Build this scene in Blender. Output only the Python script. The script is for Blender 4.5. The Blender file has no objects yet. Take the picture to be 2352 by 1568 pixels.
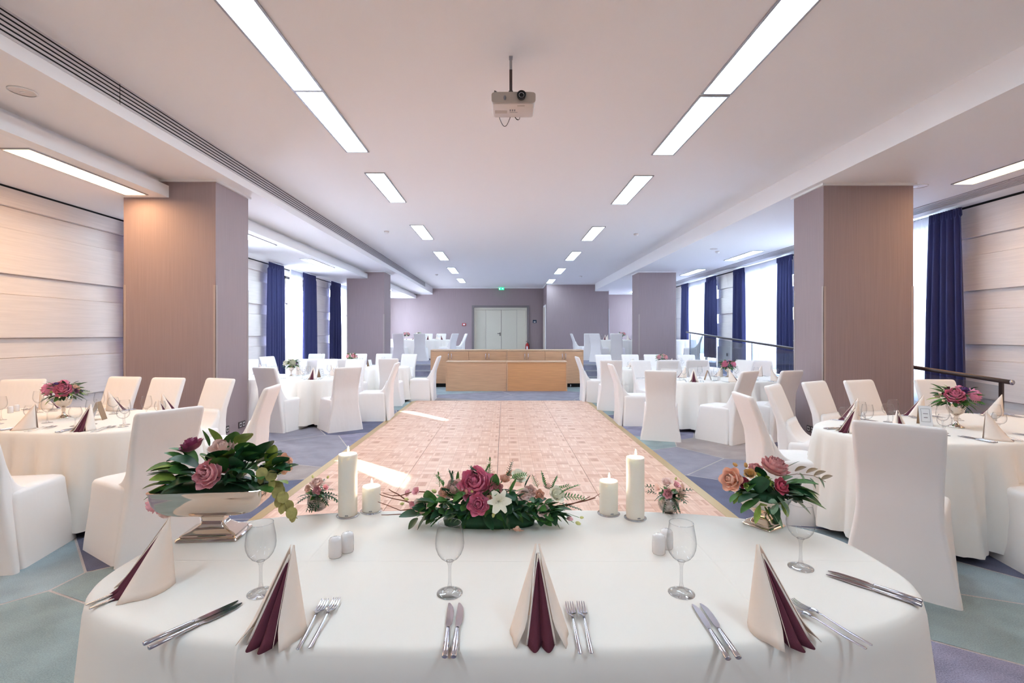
import bpy, math, random
from math import sin, cos, pi, radians as R
from mathutils import Vector, Matrix
rnd = random.Random(7)
sc = bpy.context.scene
COL = sc.collection

# ------------------------------------------------------------------ camera, world, sun, exposure
F = 1130.0; H = 1.46; VX, VY = 1158.0, 767.0
cam_d = bpy.data.cameras.new('camera'); cam = bpy.data.objects.new('camera', cam_d); COL.objects.link(cam)
cam.location = (0, 0, H); cam.rotation_euler = (R(90), 0, 0)
cam_d.sensor_width = 36; cam_d.lens = 36*F/2352
cam_d.shift_x = (1176-VX)/2352; cam_d.shift_y = -(784-VY)/2352
cam_d.clip_start = .05; cam_d.clip_end = 200
sc.camera = cam
w = bpy.data.worlds.new('daylight'); sc.world = w; w.use_nodes = True
bg = w.node_tree.nodes['Background']; bg.inputs[0].default_value = (.72, .85, 1.0, 1); bg.inputs[1].default_value = 17.0
sun_d = bpy.data.lights.new('sun', 'SUN'); sun = bpy.data.objects.new('sun', sun_d); COL.objects.link(sun)
sun_d.energy = 60; sun_d.angle = R(.6); sun_d.color = (1, .95, .88)
sun.location = (-12, 14, 9)
sun.rotation_euler = Vector((1, -.97, -.42*1.393)).to_track_quat('-Z', 'Y').to_euler()
LAMP = 23.5        # strength of every ceiling panel
sc.view_settings.view_transform = 'Standard'; sc.view_settings.look = 'None'
sc.view_settings.gamma = 1; sc.view_settings.use_curve_mapping = False
sc.view_settings.exposure = 0.33
cy = sc.cycles
cy.max_bounces = 9; cy.diffuse_bounces = 6; cy.glossy_bounces = 4; cy.transmission_bounces = 8; cy.transparent_max_bounces = 24
cy.caustics_reflective = False; cy.caustics_refractive = False; cy.sample_clamp_indirect = 6
cy.use_denoising = True

def P(px, py, Y): return Vector(((px-VX)/F*Y, Y, H-(py-VY)/F*Y))
def T(px, py, z=.74):
    Y = (H-z)*F/(py-VY); return Vector(((px-VX)/F*Y, Y, z))

# ------------------------------------------------------------------ materials
MATS = {}
def nt(name):
    m = bpy.data.materials.new(name); m.use_nodes = True
    return m, m.node_tree, m.node_tree.nodes['Principled BSDF']
def lin(c): return tuple(((v/255)/12.92 if v/255 <= .04045 else ((v/255+.055)/1.055)**2.4) for v in c)
def pbr(name, col, rough=.6, metal=0, noise=None, bump=None, spec=.5, sheen=0, coat=0, sub=0, trans=0):
    """noise=(scale xyz, amount); bump=(scale xyz, strength, distance)"""
    m, t, b = nt(name); c = lin(col)
    b.inputs['Base Color'].default_value = (*c, 1); b.inputs['Roughness'].default_value = rough
    b.inputs['Metallic'].default_value = metal; b.inputs['Specular IOR Level'].default_value = spec
    if sheen: b.inputs['Sheen Weight'].default_value = sheen
    if coat: b.inputs['Coat Weight'].default_value = coat
    if sub:
        b.inputs['Subsurface Weight'].default_value = sub; b.inputs['Subsurface Radius'].default_value = (.012, .011, .010)
        b.inputs['Subsurface Scale'].default_value = 1.5
    if noise or bump:
        tc = t.nodes.new('ShaderNodeTexCoord')
    if noise:
        mp = t.nodes.new('ShaderNodeMapping'); mp.inputs['Scale'].default_value = noise[0]
        n = t.nodes.new('ShaderNodeTexNoise'); n.inputs['Scale'].default_value = 1; n.inputs['Detail'].default_value = 4
        mx = t.nodes.new('ShaderNodeMix'); mx.data_type = 'RGBA'; a = noise[1]
        mx.inputs[6].default_value = (*[v*(1-a) for v in c], 1); mx.inputs[7].default_value = (*[min(1, v*(1+a)) for v in c], 1)
        rp = t.nodes.new('ShaderNodeMapRange'); rp.inputs[1].default_value = .3; rp.inputs[2].default_value = .7
        t.links.new(tc.outputs['Object'], mp.inputs[0]); t.links.new(mp.outputs[0], n.inputs['Vector'])
        t.links.new(n.outputs[0], rp.inputs[0]); t.links.new(rp.outputs[0], mx.inputs[0]); t.links.new(mx.outputs[2], b.inputs['Base Color'])
    if bump:
        mp2 = t.nodes.new('ShaderNodeMapping'); mp2.inputs['Scale'].default_value = bump[0]
        n2 = t.nodes.new('ShaderNodeTexNoise'); n2.inputs['Scale'].default_value = 1; n2.inputs['Detail'].default_value = 3
        bp = t.nodes.new('ShaderNodeBump'); bp.inputs['Strength'].default_value = bump[1]; bp.inputs['Distance'].default_value = bump[2]
        t.links.new(tc.outputs['Object'], mp2.inputs[0]); t.links.new(mp2.outputs[0], n2.inputs['Vector'])
        t.links.new(n2.outputs[0], bp.inputs['Height']); t.links.new(bp.outputs[0], b.inputs['Normal'])
    MATS[name] = m
    return m
def emit(name, col, s):
    m, t, b = nt(name); b.inputs['Base Color'].default_value = (*lin(col), 1)
    b.inputs['Emission Color'].default_value = (*lin(col), 1); b.inputs['Emission Strength'].default_value = s; MATS[name] = m
    return m

pbr('plaster', (249, 247, 246), .75, bump=((3, 3, 3), .05, .02))
pbr('plaster_trim', (244, 243, 242), .5)
pbr('wallpaper', (154, 137, 139), .62, noise=((190, 190, 1.6), .09), bump=((300, 300, 8), .15, .002), spec=.35)
pbr('board', (244, 236, 230), .38, noise=((2, 2.2, 55), .045), spec=.5)
pbr('navy', (50, 54, 98), .9, sheen=.05, noise=((200, 200, 60), .08))
pbr('oak', (204, 160, 124), .42, noise=((2.2, 8, 70), .12))
pbr('oak_edge', (206, 170, 138), .45, noise=((2, 60, 60), .08))
pbr('oak_warm', (210, 152, 102), .42, noise=((2.2, 8, 60), .1))
pbr('black', (16, 16, 18), .5)
pbr('slot_black', (10, 10, 11), .8)
pbr('alu', (176, 176, 180), .35, .6)
pbr('vent_grey', (206, 202, 204), .5)
pbr('dark_steel', (88, 80, 80), .28, .9)
pbr('chrome', (225, 222, 220), .06, 1)
pbr('steel', (205, 205, 214), .14, 1)
pbr('silver', (226, 216, 206), .07, 1)
pbr('mercury', (176, 166, 158), .3, .85, noise=((90, 90, 90), .35), bump=((120, 120, 120), .6, .003))
pbr('cover', (243, 238, 235), .8, sheen=.15, bump=((5, 5, 2.2), .35, .02), spec=.25)
pbr('cloth', (243, 238, 231), .78, sheen=.1, bump=((2.5, 2.5, 1), .25, .02), spec=.25)
pbr('napkin', (248, 233, 220), .85, bump=((60, 60, 60), .15, .002), spec=.2)
pbr('burgundy', (98, 50, 64), .85, bump=((420, 420, 420), .5, .002), spec=.2)
pbr('candle', (255, 248, 234), .5, sub=.25)
pbr('wick', (40, 26, 18), .9)
pbr('ceramic', (238, 236, 236), .15, coat=.5)
pbr('white_plastic', (222, 212, 206), .4)
pbr('grey_plastic', (190, 178, 168), .4)
pbr('socket', (84, 74, 76), .35, .5)
pbr('socket_face', (224, 222, 222), .4)
pbr('door_paint', (214, 208, 190), .45)
pbr('door_frame', (122, 112, 114), .4, .2)
pbr('red', (176, 22, 28), .35)
pbr('darkblue', (28, 44, 66), .4)
pbr('brass', (198, 170, 120), .35, .55)
pbr('green_plate', (0, 150, 90), .5)
pbr('paper', (240, 240, 242), .7)
pbr('card_brown', (150, 122, 96), .7)
pbr('twig', (120, 66, 46), .8)
pbr('grey_ink', (120, 118, 124), .7)
for n, c in dict(leaf_dark=(36, 80, 50), leaf=(76, 124, 60), leaf_light=(140, 166, 76), leaf_olive=(166, 160, 96), leaf_sage=(128, 160, 130), leaf_brown=(120, 92, 54)).items():
    pbr(n, c, .45, noise=((40, 40, 40), .25), spec=.4)
for n, c in dict(pink=(255, 158, 190), blush=(255, 220, 212), peach=(255, 204, 182), plum=(150, 56, 98), purple=(96, 56, 124), ivory=(252, 246, 226),
                 rosewood=(226, 164, 164), crimson=(214, 92, 120), rose=(255, 188, 196), bud=(214, 214, 140), dark_plum=(92, 34, 62), ochre=(196, 148, 84)).items():
    pbr(n, c, .6, noise=((50, 50, 50), .12), sheen=.2, sub=0)
emit('panel', (216, 240, 255), LAMP)
emit('panel_warm', (255, 206, 152), LAMP)
emit('flame', (255, 226, 170), 14)
emit('exit_green', (30, 200, 130), 1.6)
emit('exit_white', (235, 255, 245), 2.4)

def mix_transparent(name, tint, edge, rough=.02, frac=.55, base=.04):
    """thin clear glass: transparent with a fresnel reflection that grows at the edge"""
    m = bpy.data.materials.new(name); m.use_nodes = True; t = m.node_tree; t.nodes.clear()
    o = t.nodes.new('ShaderNodeOutputMaterial'); tr = t.nodes.new('ShaderNodeBsdfTransparent'); g = t.nodes.new('ShaderNodeBsdfGlossy')
    lw = t.nodes.new('ShaderNodeLayerWeight'); lw.inputs[0].default_value = .5
    mc = t.nodes.new('ShaderNodeMix'); mc.data_type = 'RGBA'; mc.inputs[6].default_value = (*tint, 1); mc.inputs[7].default_value = (*edge, 1)
    pw = t.nodes.new('ShaderNodeMath'); pw.operation = 'POWER'; pw.inputs[1].default_value = 3.5
    mr = t.nodes.new('ShaderNodeMapRange'); mr.inputs[3].default_value = base; mr.inputs[4].default_value = frac
    g.inputs['Roughness'].default_value = rough; mx = t.nodes.new('ShaderNodeMixShader')
    L = t.links.new
    L(lw.outputs['Facing'], pw.inputs[0]); L(pw.outputs[0], mc.inputs[0]); L(mc.outputs[2], tr.inputs[0]); L(pw.outputs[0], mr.inputs[0])
    L(mr.outputs[0], mx.inputs[0]); L(tr.outputs[0], mx.inputs[1]); L(g.outputs[0], mx.inputs[2]); L(mx.outputs[0], o.inputs[0])
    MATS[name] = m
mix_transparent('thin_glass', (.985, .985, .985), (.42, .43, .45), frac=.6, base=.03)
mix_transparent('stem_glass', (.96, .96, .96), (.66, .67, .69), frac=.7, base=.10)
mix_transparent('pane', (.93, .95, .97), (.7, .8, .8), frac=.5)
mix_transparent('rail_glass', (.86, .90, .93), (.5, .6, .62), frac=.7, base=.10)
def glass_mat():
    m = bpy.data.materials.new('solid_glass'); m.use_nodes = True; t = m.node_tree; b = t.nodes['Principled BSDF']
    b.inputs['Base Color'].default_value = (1, 1, 1, 1); b.inputs['Roughness'].default_value = .02; b.inputs['Transmission Weight'].default_value = .96; b.inputs['IOR'].default_value = 1.3
    MATS['solid_glass'] = m
glass_mat()
def sheer_mat():
    m = bpy.data.materials.new('sheer'); m.use_nodes = True; t = m.node_tree; t.nodes.clear()
    o = t.nodes.new('ShaderNodeOutputMaterial'); tr = t.nodes.new('ShaderNodeBsdfTransparent'); tl = t.nodes.new('ShaderNodeBsdfTranslucent'); df = t.nodes.new('ShaderNodeBsdfDiffuse')
    tl.inputs[0].default_value = (.86, .85, .93, 1); df.inputs[0].default_value = (.85, .85, .9, 1)
    a = t.nodes.new('ShaderNodeMixShader'); a.inputs[0].default_value = .4; b = t.nodes.new('ShaderNodeMixShader'); b.inputs[0].default_value = .14
    L = t.links.new; L(tl.outputs[0], a.inputs[1]); L(df.outputs[0], a.inputs[2]); L(a.outputs[0], b.inputs[1]); L(tr.outputs[0], b.inputs[2]); L(b.outputs[0], o.inputs[0])
    MATS['sheer'] = m
sheer_mat()
def carpet_mat(name, col, speck=.28):
    m, t, b = nt(name); N = t.nodes.new; L = t.links.new; c = lin(col)
    tc = N('ShaderNodeTexCoord')
    n = N('ShaderNodeTexNoise'); n.inputs['Scale'].default_value = 170; n.inputs['Detail'].default_value = 2; L(tc.outputs['Object'], n.inputs['Vector'])
    n2 = N('ShaderNodeTexNoise'); n2.inputs['Scale'].default_value = 4; n2.inputs['Detail'].default_value = 3; L(tc.outputs['Object'], n2.inputs['Vector'])
    ad = N('ShaderNodeMath'); ad.operation = 'ADD'; L(n.outputs[0], ad.inputs[0]); L(n2.outputs[0], ad.inputs[1])
    mr = N('ShaderNodeMapRange'); mr.inputs[1].default_value = .6; mr.inputs[2].default_value = 1.4; mr.inputs[3].default_value = 1-speck; mr.inputs[4].default_value = 1+speck; L(ad.outputs[0], mr.inputs[0])
    v = N('ShaderNodeVectorMath'); v.operation = 'SCALE'; v.inputs[0].default_value = c; L(mr.outputs[0], v.inputs['Scale'])
    L(v.outputs[0], b.inputs['Base Color']); b.inputs['Roughness'].default_value = .95; b.inputs['Specular IOR Level'].default_value = .1
    bp = N('ShaderNodeBump'); bp.inputs['Strength'].default_value = .4; bp.inputs['Distance'].default_value = .004; L(n.outputs[0], bp.inputs['Height']); L(bp.outputs[0], b.inputs['Normal'])
    MATS[name] = m
for n_, c_ in dict(carpet=(140, 138, 152), carpet_line=(184, 174, 172), carpet_teal=(143, 157, 158), carpet_navy=(104, 105, 125), carpet_grey=(142, 139, 150), carpet_taupe=(158, 148, 146), carpet_violet=(140, 136, 156), carpet_sea=(150, 164, 170)).items(): carpet_mat(n_, c_, .5 if n_ == 'carpet_violet' else .28)
def parquet_mat():
    m, t, b = nt('parquet'); N = t.nodes.new; L = t.links.new
    def M(op, a, bb=None, c=None):
        n = N('ShaderNodeMath'); n.operation = op
        for i, v in enumerate((a, bb, c)):
            if v is None: continue
            if isinstance(v, (int, float)): n.inputs[i].default_value = v
            else: L(v, n.inputs[i])
        return n.outputs[0]
    tc = N('ShaderNodeTexCoord'); s = N('ShaderNodeSeparateXYZ'); L(tc.outputs['Object'], s.inputs[0])
    ux = M('DIVIDE', s.outputs[0], .1302); uy = M('DIVIDE', s.outputs[1], .1302)
    cx = M('FLOOR', ux); cyy = M('FLOOR', uy); fx = M('FRACT', ux); fy = M('FRACT', uy)
    par = M('FLOORED_MODULO', M('ADD', cx, cyy), 2)
    u = M('ADD', M('MULTIPLY', fx, par), M('MULTIPLY', fy, M('SUBTRACT', 1, par)))
    k = M('FLOOR', M('MULTIPLY', u, 5)); fk = M('FRACT', M('MULTIPLY', u, 5))
    cb = N('ShaderNodeCombineXYZ'); L(cx, cb.inputs[0]); L(cyy, cb.inputs[1]); L(k, cb.inputs[2])
    wn = N('ShaderNodeTexWhiteNoise'); L(cb.outputs[0], wn.inputs['Vector'])
    cb2 = N('ShaderNodeCombineXYZ'); L(cx, cb2.inputs[0]); L(cyy, cb2.inputs[1]); wn2 = N('ShaderNodeTexWhiteNoise'); wn2.noise_dimensions = '2D'; L(cb2.outputs[0], wn2.inputs['Vector'])
    val = M('ADD', M('MULTIPLY', wn.outputs[0], .6), M('MULTIPLY', wn2.outputs[0], .4))
    cr = N('ShaderNodeValToRGB'); L(val, cr.inputs[0])
    cr.color_ramp.elements[0].position = .05; cr.color_ramp.elements[0].color = (*lin((192, 142, 116)), 1)
    cr.color_ramp.elements[1].position = .95; cr.color_ramp.elements[1].color = (*lin((232, 200, 180)), 1)
    for p, c in ((.25, (212, 168, 144)), (.6, (222, 184, 161))):
        e = cr.color_ramp.elements.new(p); e.color = (*lin(c), 1)
    g1 = M('LESS_THAN', fk, .07); edge = M('MAXIMUM', M('LESS_THAN', fx, .022), M('LESS_THAN', fy, .022))
    g = M('MAXIMUM', M('MULTIPLY', g1, .35), M('MULTIPLY', edge, .55))
    mx = N('ShaderNodeMix'); mx.data_type = 'RGBA'; mx.inputs[7].default_value = (*lin((150, 104, 84)), 1); L(g, mx.inputs[0]); L(cr.outputs[0], mx.inputs[6])
    L(mx.outputs[2], b.inputs['Base Color']); b.inputs['Roughness'].default_value = .42; b.inputs['Specular IOR Level'].default_value = .35
    MATS['parquet'] = m
parquet_mat()
def cloth_crease():
    m = MATS['cloth'].copy(); m.name = 'cloth_creased'; t = m.node_tree; N = t.nodes.new; L = t.links.new
    b = t.nodes['Principled BSDF']; old = b.inputs['Normal'].links[0].from_socket
    tc = N('ShaderNodeTexCoord'); s = N('ShaderNodeSeparateXYZ'); L(tc.outputs['Object'], s.inputs[0])
    def line(sock, off):
        a = N('ShaderNodeMath'); a.operation = 'SUBTRACT'; a.inputs[1].default_value = off; L(sock, a.inputs[0])
        c = N('ShaderNodeMath'); c.operation = 'ABSOLUTE'; L(a.outputs[0], c.inputs[0])
        d = N('ShaderNodeMapRange'); d.inputs[1].default_value = 0; d.inputs[2].default_value = .006; d.inputs[3].default_value = 1; d.inputs[4].default_value = 0; L(c.outputs[0], d.inputs[0]); return d.outputs[0]
    q = None
    for sk, o in ((s.outputs[1], -.012), (s.outputs[0], -.62), (s.outputs[0], .66)):
        l = line(sk, o)
        if q is None: q = l
        else:
            mm = N('ShaderNodeMath'); mm.operation = 'MAXIMUM'; L(q, mm.inputs[0]); L(l, mm.inputs[1]); q = mm.outputs[0]
    bp = N('ShaderNodeBump'); bp.inputs['Strength'].default_value = .5; bp.inputs['Distance'].default_value = .0025
    L(q, bp.inputs['Height']); L(old, bp.inputs['Normal']); L(bp.outputs[0], b.inputs['Normal']); MATS['cloth_creased'] = m
cloth_crease()

# ------------------------------------------------------------------ mesh helpers
class MB:
    def __init__(s): s.v = []; s.f = []; s.m = []
    def add(s, vs, fs, mi=0):
        o = len(s.v); s.v += [tuple(v) for v in vs]; s.f += [tuple(i+o for i in f) for f in fs]; s.m += [mi]*len(fs); return s
    def box(s, x0, x1, y0, y1, z0, z1, mi=0):
        v = [(x, y, z) for z in (z0, z1) for y in (y0, y1) for x in (x0, x1)]
        return s.add(v, [(0, 2, 3, 1), (4, 5, 7, 6), (0, 1, 5, 4), (2, 6, 7, 3), (0, 4, 6, 2), (1, 3, 7, 5)], mi)
    def loft(s, rings, cap0=True, cap1=True, mi=0, closed=True):
        n = len(rings[0]); vs = [p for r in rings for p in r]; fs = []
        m_ = n if closed else n-1
        for i in range(len(rings)-1):
            for j in range(m_):
                a = i*n+j; b = i*n+(j+1) % n; fs.append((a, b, b+n, a+n))
        if cap0: fs.append(tuple(reversed(range(n))))
        if cap1: fs.append(tuple(range((len(rings)-1)*n, len(rings)*n)))
        return s.add(vs, fs, mi)
    def lathe(s, prof, n=24, c=(0, 0, 0), cap0=False, cap1=False, mi=0):
        rings = [[(c[0]+r*cos(2*pi*k/n), c[1]+r*sin(2*pi*k/n), c[2]+z) for k in range(n)] for r, z in prof]
        return s.loft(rings, cap0, cap1, mi)
    def tube(s, pts, r, n=8, mi=0):
        pts = [Vector(p) for p in pts]; rings = []; up = Vector((0, 0, 1)); prev = None
        for i, p in enumerate(pts):
            d = (pts[min(i+1, len(pts)-1)]-pts[max(i-1, 0)]).normalized()
            a = prev if prev is not None else (up if abs(d.z) < .95 else Vector((1, 0, 0)))
            a = (a-d*a.dot(d)).normalized(); b = d.cross(a); prev = a
            rr = r[i] if isinstance(r, (list, tuple)) else r
            rings.append([p+a*rr*cos(2*pi*k/n)+b*rr*sin(2*pi*k/n) for k in range(n)])
        return s.loft(rings, True, True, mi)
    def build(s, name, mats, parent=None, smooth=True, bevel=0, loc=None, angle=None):
        me = bpy.data.meshes.new(name); me.from_pydata(s.v, [], s.f)
        for mt in (mats if isinstance(mats, (list, tuple)) else [mats]): me.materials.append(MATS[mt])
        me.polygons.foreach_set('material_index', s.m)
        if smooth: me.polygons.foreach_set('use_smooth', [True]*len(s.f))
        me.update()
        o = bpy.data.objects.new(name, me); COL.objects.link(o)
        if parent: o.parent = parent
        if loc is not None: o.location = loc
        if bevel:
            bv = o.modifiers.new('edge', 'BEVEL'); bv.width = bevel; bv.segments = 2; bv.limit_method = 'ANGLE'
        if smooth and angle: me.set_sharp_from_angle(angle=R(angle))
        return o
def tag(o, label=None, cat=None, group=None, kind=None):
    if label: o['label'] = label
    if cat: o['category'] = cat
    if group: o['group'] = group
    if kind: o['kind'] = kind
    return o
def empty(name, loc=(0, 0, 0), rz=0, label=None, cat=None, group=None):
    o = bpy.data.objects.new(name, None); COL.objects.link(o); o.location = loc; o.rotation_euler = (0, 0, rz); o.empty_display_size = .1
    return tag(o, label, cat, group)
KIDS = {}
def dup(src, loc, rz=0, label=None, group=None, scale=None, rot=None):
    """copy of a thing with copies of its parts and sub-parts"""
    def cp(o, par):
        c = o.copy(); COL.objects.link(c)
        if par is not None: c.parent = par
        for k in o.children: cp(k, c)
        return c
    c = cp(src, None); c.location = loc; c.rotation_euler = rot or (0, 0, rz)
    if label: c['label'] = label
    if group: c['group'] = group
    if scale: c.scale = (scale,)*3 if isinstance(scale, (int, float)) else scale
    return c
class Proto:
    """the first call places the built thing itself, later calls place copies"""
    def __init__(s, root): s.root = root; s.used = False
    def __call__(s, loc, rz=0, label=None, group=None, scale=None, rot=None):
        if not s.used:
            s.used = True; o = s.root; o.location = loc; o.rotation_euler = rot or (0, 0, rz)
            if label: o['label'] = label
            if group: o['group'] = group
            if scale: o.scale = (scale,)*3 if isinstance(scale, (int, float)) else scale
            return o
        s_ = s.root.scale.copy(); c = dup(s.root, loc, rz, label, group, scale, rot)
        if not scale: c.scale = (1, 1, 1)
        return c
def structure(o): o['kind'] = 'structure'; return o
def sbox(name, x0, x1, y0, y1, z0, z1, mat, parent=None, **k):
    o = MB().box(x0, x1, y0, y1, z0, z1).build(name, mat, parent, smooth=False, **k)
    if not parent: structure(o)
    return o
def sup(a, b, n, N_, z=0, cx=0, cy_=0):
    out = []
    for k in range(N_):
        t = 2*pi*k/N_; c, s_ = cos(t), sin(t)
        out.append((cx+a*math.copysign(abs(c)**(2/n), c), cy_+b*math.copysign(abs(s_)**(2/n), s_), z))
    return out
def rrect(w, d, n, N_, z=0, cy_=0, r=None):
    """rounded rectangle with evenly spread points; r = corner radius"""
    r = r if r is not None else min(w, d)*.2
    a, b = w/2-r, d/2-r; pts = []; q = N_//4
    for qi, (sx, sy) in enumerate(((1, 1), (-1, 1), (-1, -1), (1, -1))):
        for k in range(q):
            t = (qi+k/(q-1))*pi/2
            pts.append((sx*a+r*cos(t), cy_+sy*b+r*sin(t), z))
    return pts

# ------------------------------------------------------------------ room shell
XL, XR = -5.85, 7.18; YB = 24.1; YN = -5.0; ZC = 3.74; ZS = 3.44; ZL = 3.21; PZ = .51
sbox('floor', XL-.3, XR+.3, YN, 15.6, -.2, -.0015, 'carpet_line')
# woven pattern of the carpet: straight-edged fields with a pale line between them
SEEDS = [(-2.35, 2.42, 't'), (-3.0, 3.0, 's'), (-2.55, 3.45, 'n'), (-2.15, 2.9, 't'), (-2.6, 4.25, 'n'), (-2.6, 6.1, 'g'), (-2.9, 5.2, 'a'), (-2.25, 8.1, 'n'), (-2.0, 10.2, 't'), (-.6, 11.5, 'g'), (1.0, 12.0, 'g'), (.4, 11.0, 'g'),
         (2.2, 7.5, 'v'), (2.1, 9.7, 't'), (2.95, 6.25, 'a'), (2.0, 5.7, 'g'), (2.5, 5.2, 'g'), (2.05, 4.5, 'n'), (2.9, 4.0, 'n'), (2.35, 2.5, 't'), (2.6, 3.1, 's'), (2.0, 2.0, 'v'), (2.75, 2.15, 't'), (3.05, 3.45, 'n'), (-1.4, 1.2, 't'), (1.6, 1.2, 'v'), (-3.6, 7.3, 'g'), (3.4, 7.0, 'n'), (-1.2, 12.8, 's'), (2.6, 8.4, 'n')]
rs = random.Random(21)
for gx in range(-5, 6):
    for gy in range(-4, 16):
        x, y = gx*1.3+rs.uniform(-.5, .5), gy*1.15+rs.uniform(-.45, .45)
        if all(math.hypot(x-q[0], y-q[1]) > 1.0 for q in SEEDS): SEEDS.append((x, y, rs.choice('tngsav')))
CM = ['carpet_teal', 'carpet_navy', 'carpet_grey', 'carpet_sea', 'carpet_taupe', 'carpet_violet']
m = MB()
for i, (x, y, c) in enumerate(SEEDS):
    poly = [(XL-.3, YN), (XR+.3, YN), (XR+.3, 15.6), (XL-.3, 15.6)]
    for j, (x2, y2, _) in enumerate(SEEDS):
        if i == j: continue
        dx, dy = x2-x, y2-y; d_ = math.hypot(dx, dy); lim = d_/2-.007; out = []
        for k in range(len(poly)):
            p, q = poly[k-1], poly[k]; dp = ((p[0]-x)*dx+(p[1]-y)*dy)/d_-lim; dq = ((q[0]-x)*dx+(q[1]-y)*dy)/d_-lim
            if (dp < 0) != (dq < 0): t_ = dp/(dp-dq); out.append((p[0]+(q[0]-p[0])*t_, p[1]+(q[1]-p[1])*t_))
            if dq < 0: out.append(q)
        poly = out
        if not poly: break
    if len(poly) > 2: m.add([(a, b, 0) for a, b in poly], [tuple(range(len(poly)))], 'tngsav'.index(c))
structure(m.build('floor', CM, smooth=False))
# platform with three steps across the room
m = MB(); m.box(XL-.3, XR+.3, 15.5, YB+.2, -.2, PZ)
structure(m.build('floor', 'carpet', smooth=False))
m = MB(); m.box(XL-.2, 5.68, 14.90, 15.5, 0, .168); m.box(XL-.2, 5.68, 15.2, 15.5, .168, .338)
st = structure(m.build('floor', 'carpet', smooth=False))
for y, z in ((14.9, .168), (15.2, .338), (15.5, PZ)):
    sbox('trim_1', XL, 5.68, y-.015, y+.045, z-.028, z+.006, 'alu')
# ramp beside the glass rail
m = MB(); m.add([(5.72, 5.4, 0), (XR+.1, 5.4, 0), (5.72, 15.5, PZ), (XR+.1, 15.5, PZ), (5.72, 15.5, 0), (XR+.1, 15.5, 0)], [(0, 1, 3, 2), (0, 2, 4), (1, 5, 3), (2, 3, 5, 4), (0, 4, 5, 1)])
structure(m.build('floor', 'carpet', smooth=False))
sbox('ceiling', -3.5, 4.1, YN, YB+.2, ZC, ZC+.2, 'plaster')
sbox('ceiling', -4.41, -3.5, YN, YB+.2, ZS, ZC+.2, 'plaster')
sbox('ceiling', XL-.3, -4.41, YN, YB+.2, ZL, ZC+.2, 'plaster')
sbox('trim_2', -4.41, -4.30, YN, YB, ZL, 3.36, 'plaster_trim')
sbox('ceiling', 4.1, XR+.3, YN, YB+.2, ZS, ZC+.2, 'plaster')
sbox('wall_rear', XL-.3, XR+.3, YN-.2, YN, -.2, ZC+.2, 'wallpaper')
# end wall with doorway
DX0, DX1, DZ = -1.58, 1.22, 2.86
m = MB(); m.box(XL-.3, DX0, YB, YB+.2, 0, ZC+.1); m.box(DX1, XR+.3, YB, YB+.2, 0, ZC+.1); m.box(DX0, DX1, YB, YB+.2, DZ, ZC+.1); m.box(DX0, DX1, YB+.32, YB+.4, 0, ZC)
structure(m.build('wall_end', 'wallpaper', smooth=False))
m = MB(); m.box(1.92, 4.72, 22.2, YB+.05, 0, ZC+.1)
structure(m.build('wall_end', 'wallpaper', smooth=False))
m = MB(); m.box(-3.5, 1.92, YB-.03, YB, ZC-.045, ZC); m.box(1.89, 4.1, 22.17, 22.2, ZC-.045, ZC); m.box(1.89, 1.92, 22.17, YB, ZC-.045, ZC); m.box(4.1, 4.75, 22.17, 22.2, ZS-.045, ZS); m.box(4.72, XR, YB-.03, YB, ZS-.045, ZS); m.box(-4.41, -3.5, YB-.03, YB, ZS-.04, ZS)
structure(m.build('trim_3', 'plaster_trim', smooth=False))
m = MB(); m.box(4.71, 4.735, 22.18, 22.205, PZ, 2.6); structure(m.build('trim_4', 'alu', smooth=False))
# double door
d = structure(empty('door_1', (0, YB, PZ)))
m = MB(); m.box(DX0, DX0+.10, -.06, .2, 0, DZ-PZ); m.box(DX1-.10, DX1, -.06, .2, 0, DZ-PZ); m.box(DX0+.1, DX1-.1, -.06, .2, DZ-PZ-.10, DZ-PZ)
m.build('door_frame', 'door_frame', d, smooth=False)
m = MB(); m.box(DX0+.10, DX0+.17, .02, .2, 0, DZ-PZ-.10); m.box(DX1-.17, DX1-.1, .02, .2, 0, DZ-PZ-.10); m.box(DX0+.17, DX1-.17, .02, .2, DZ-PZ-.2, DZ-PZ-.10)
m.build('door_lining', 'door_paint', d, smooth=False)
for x0, x1 in ((DX0+.18, -.905), (-.895, -.145), (-.13, .62), (.63, DX1-.18)):
    lf = MB().box(x0, x1, .1, .15, .01, DZ-PZ-.21).build('door_leaf', 'door_paint', d, smooth=False, bevel=.004)
    if x0 == -.895:
        hm = MB(); hm.tube([(-.2, .1, .98), (-.2, .04, .98), (-.33, .04, .98)], .012); hm.box(-.215, -.185, .085, .1, .86, 1.03)
        hm.build('handle', 'dark_steel', lf)
# side door in the return wall
d = structure(empty('door_2', (1.92, 23.1, PZ)))
MB().box(-.04, 0, -.55, .55, 0, 2.3).build('door_frame', 'plaster_trim', d, smooth=False)
lf = MB().box(-.055, -.04, -.46, .46, 0, 2.2).build('door_leaf', 'door_paint', d, smooth=False)
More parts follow.
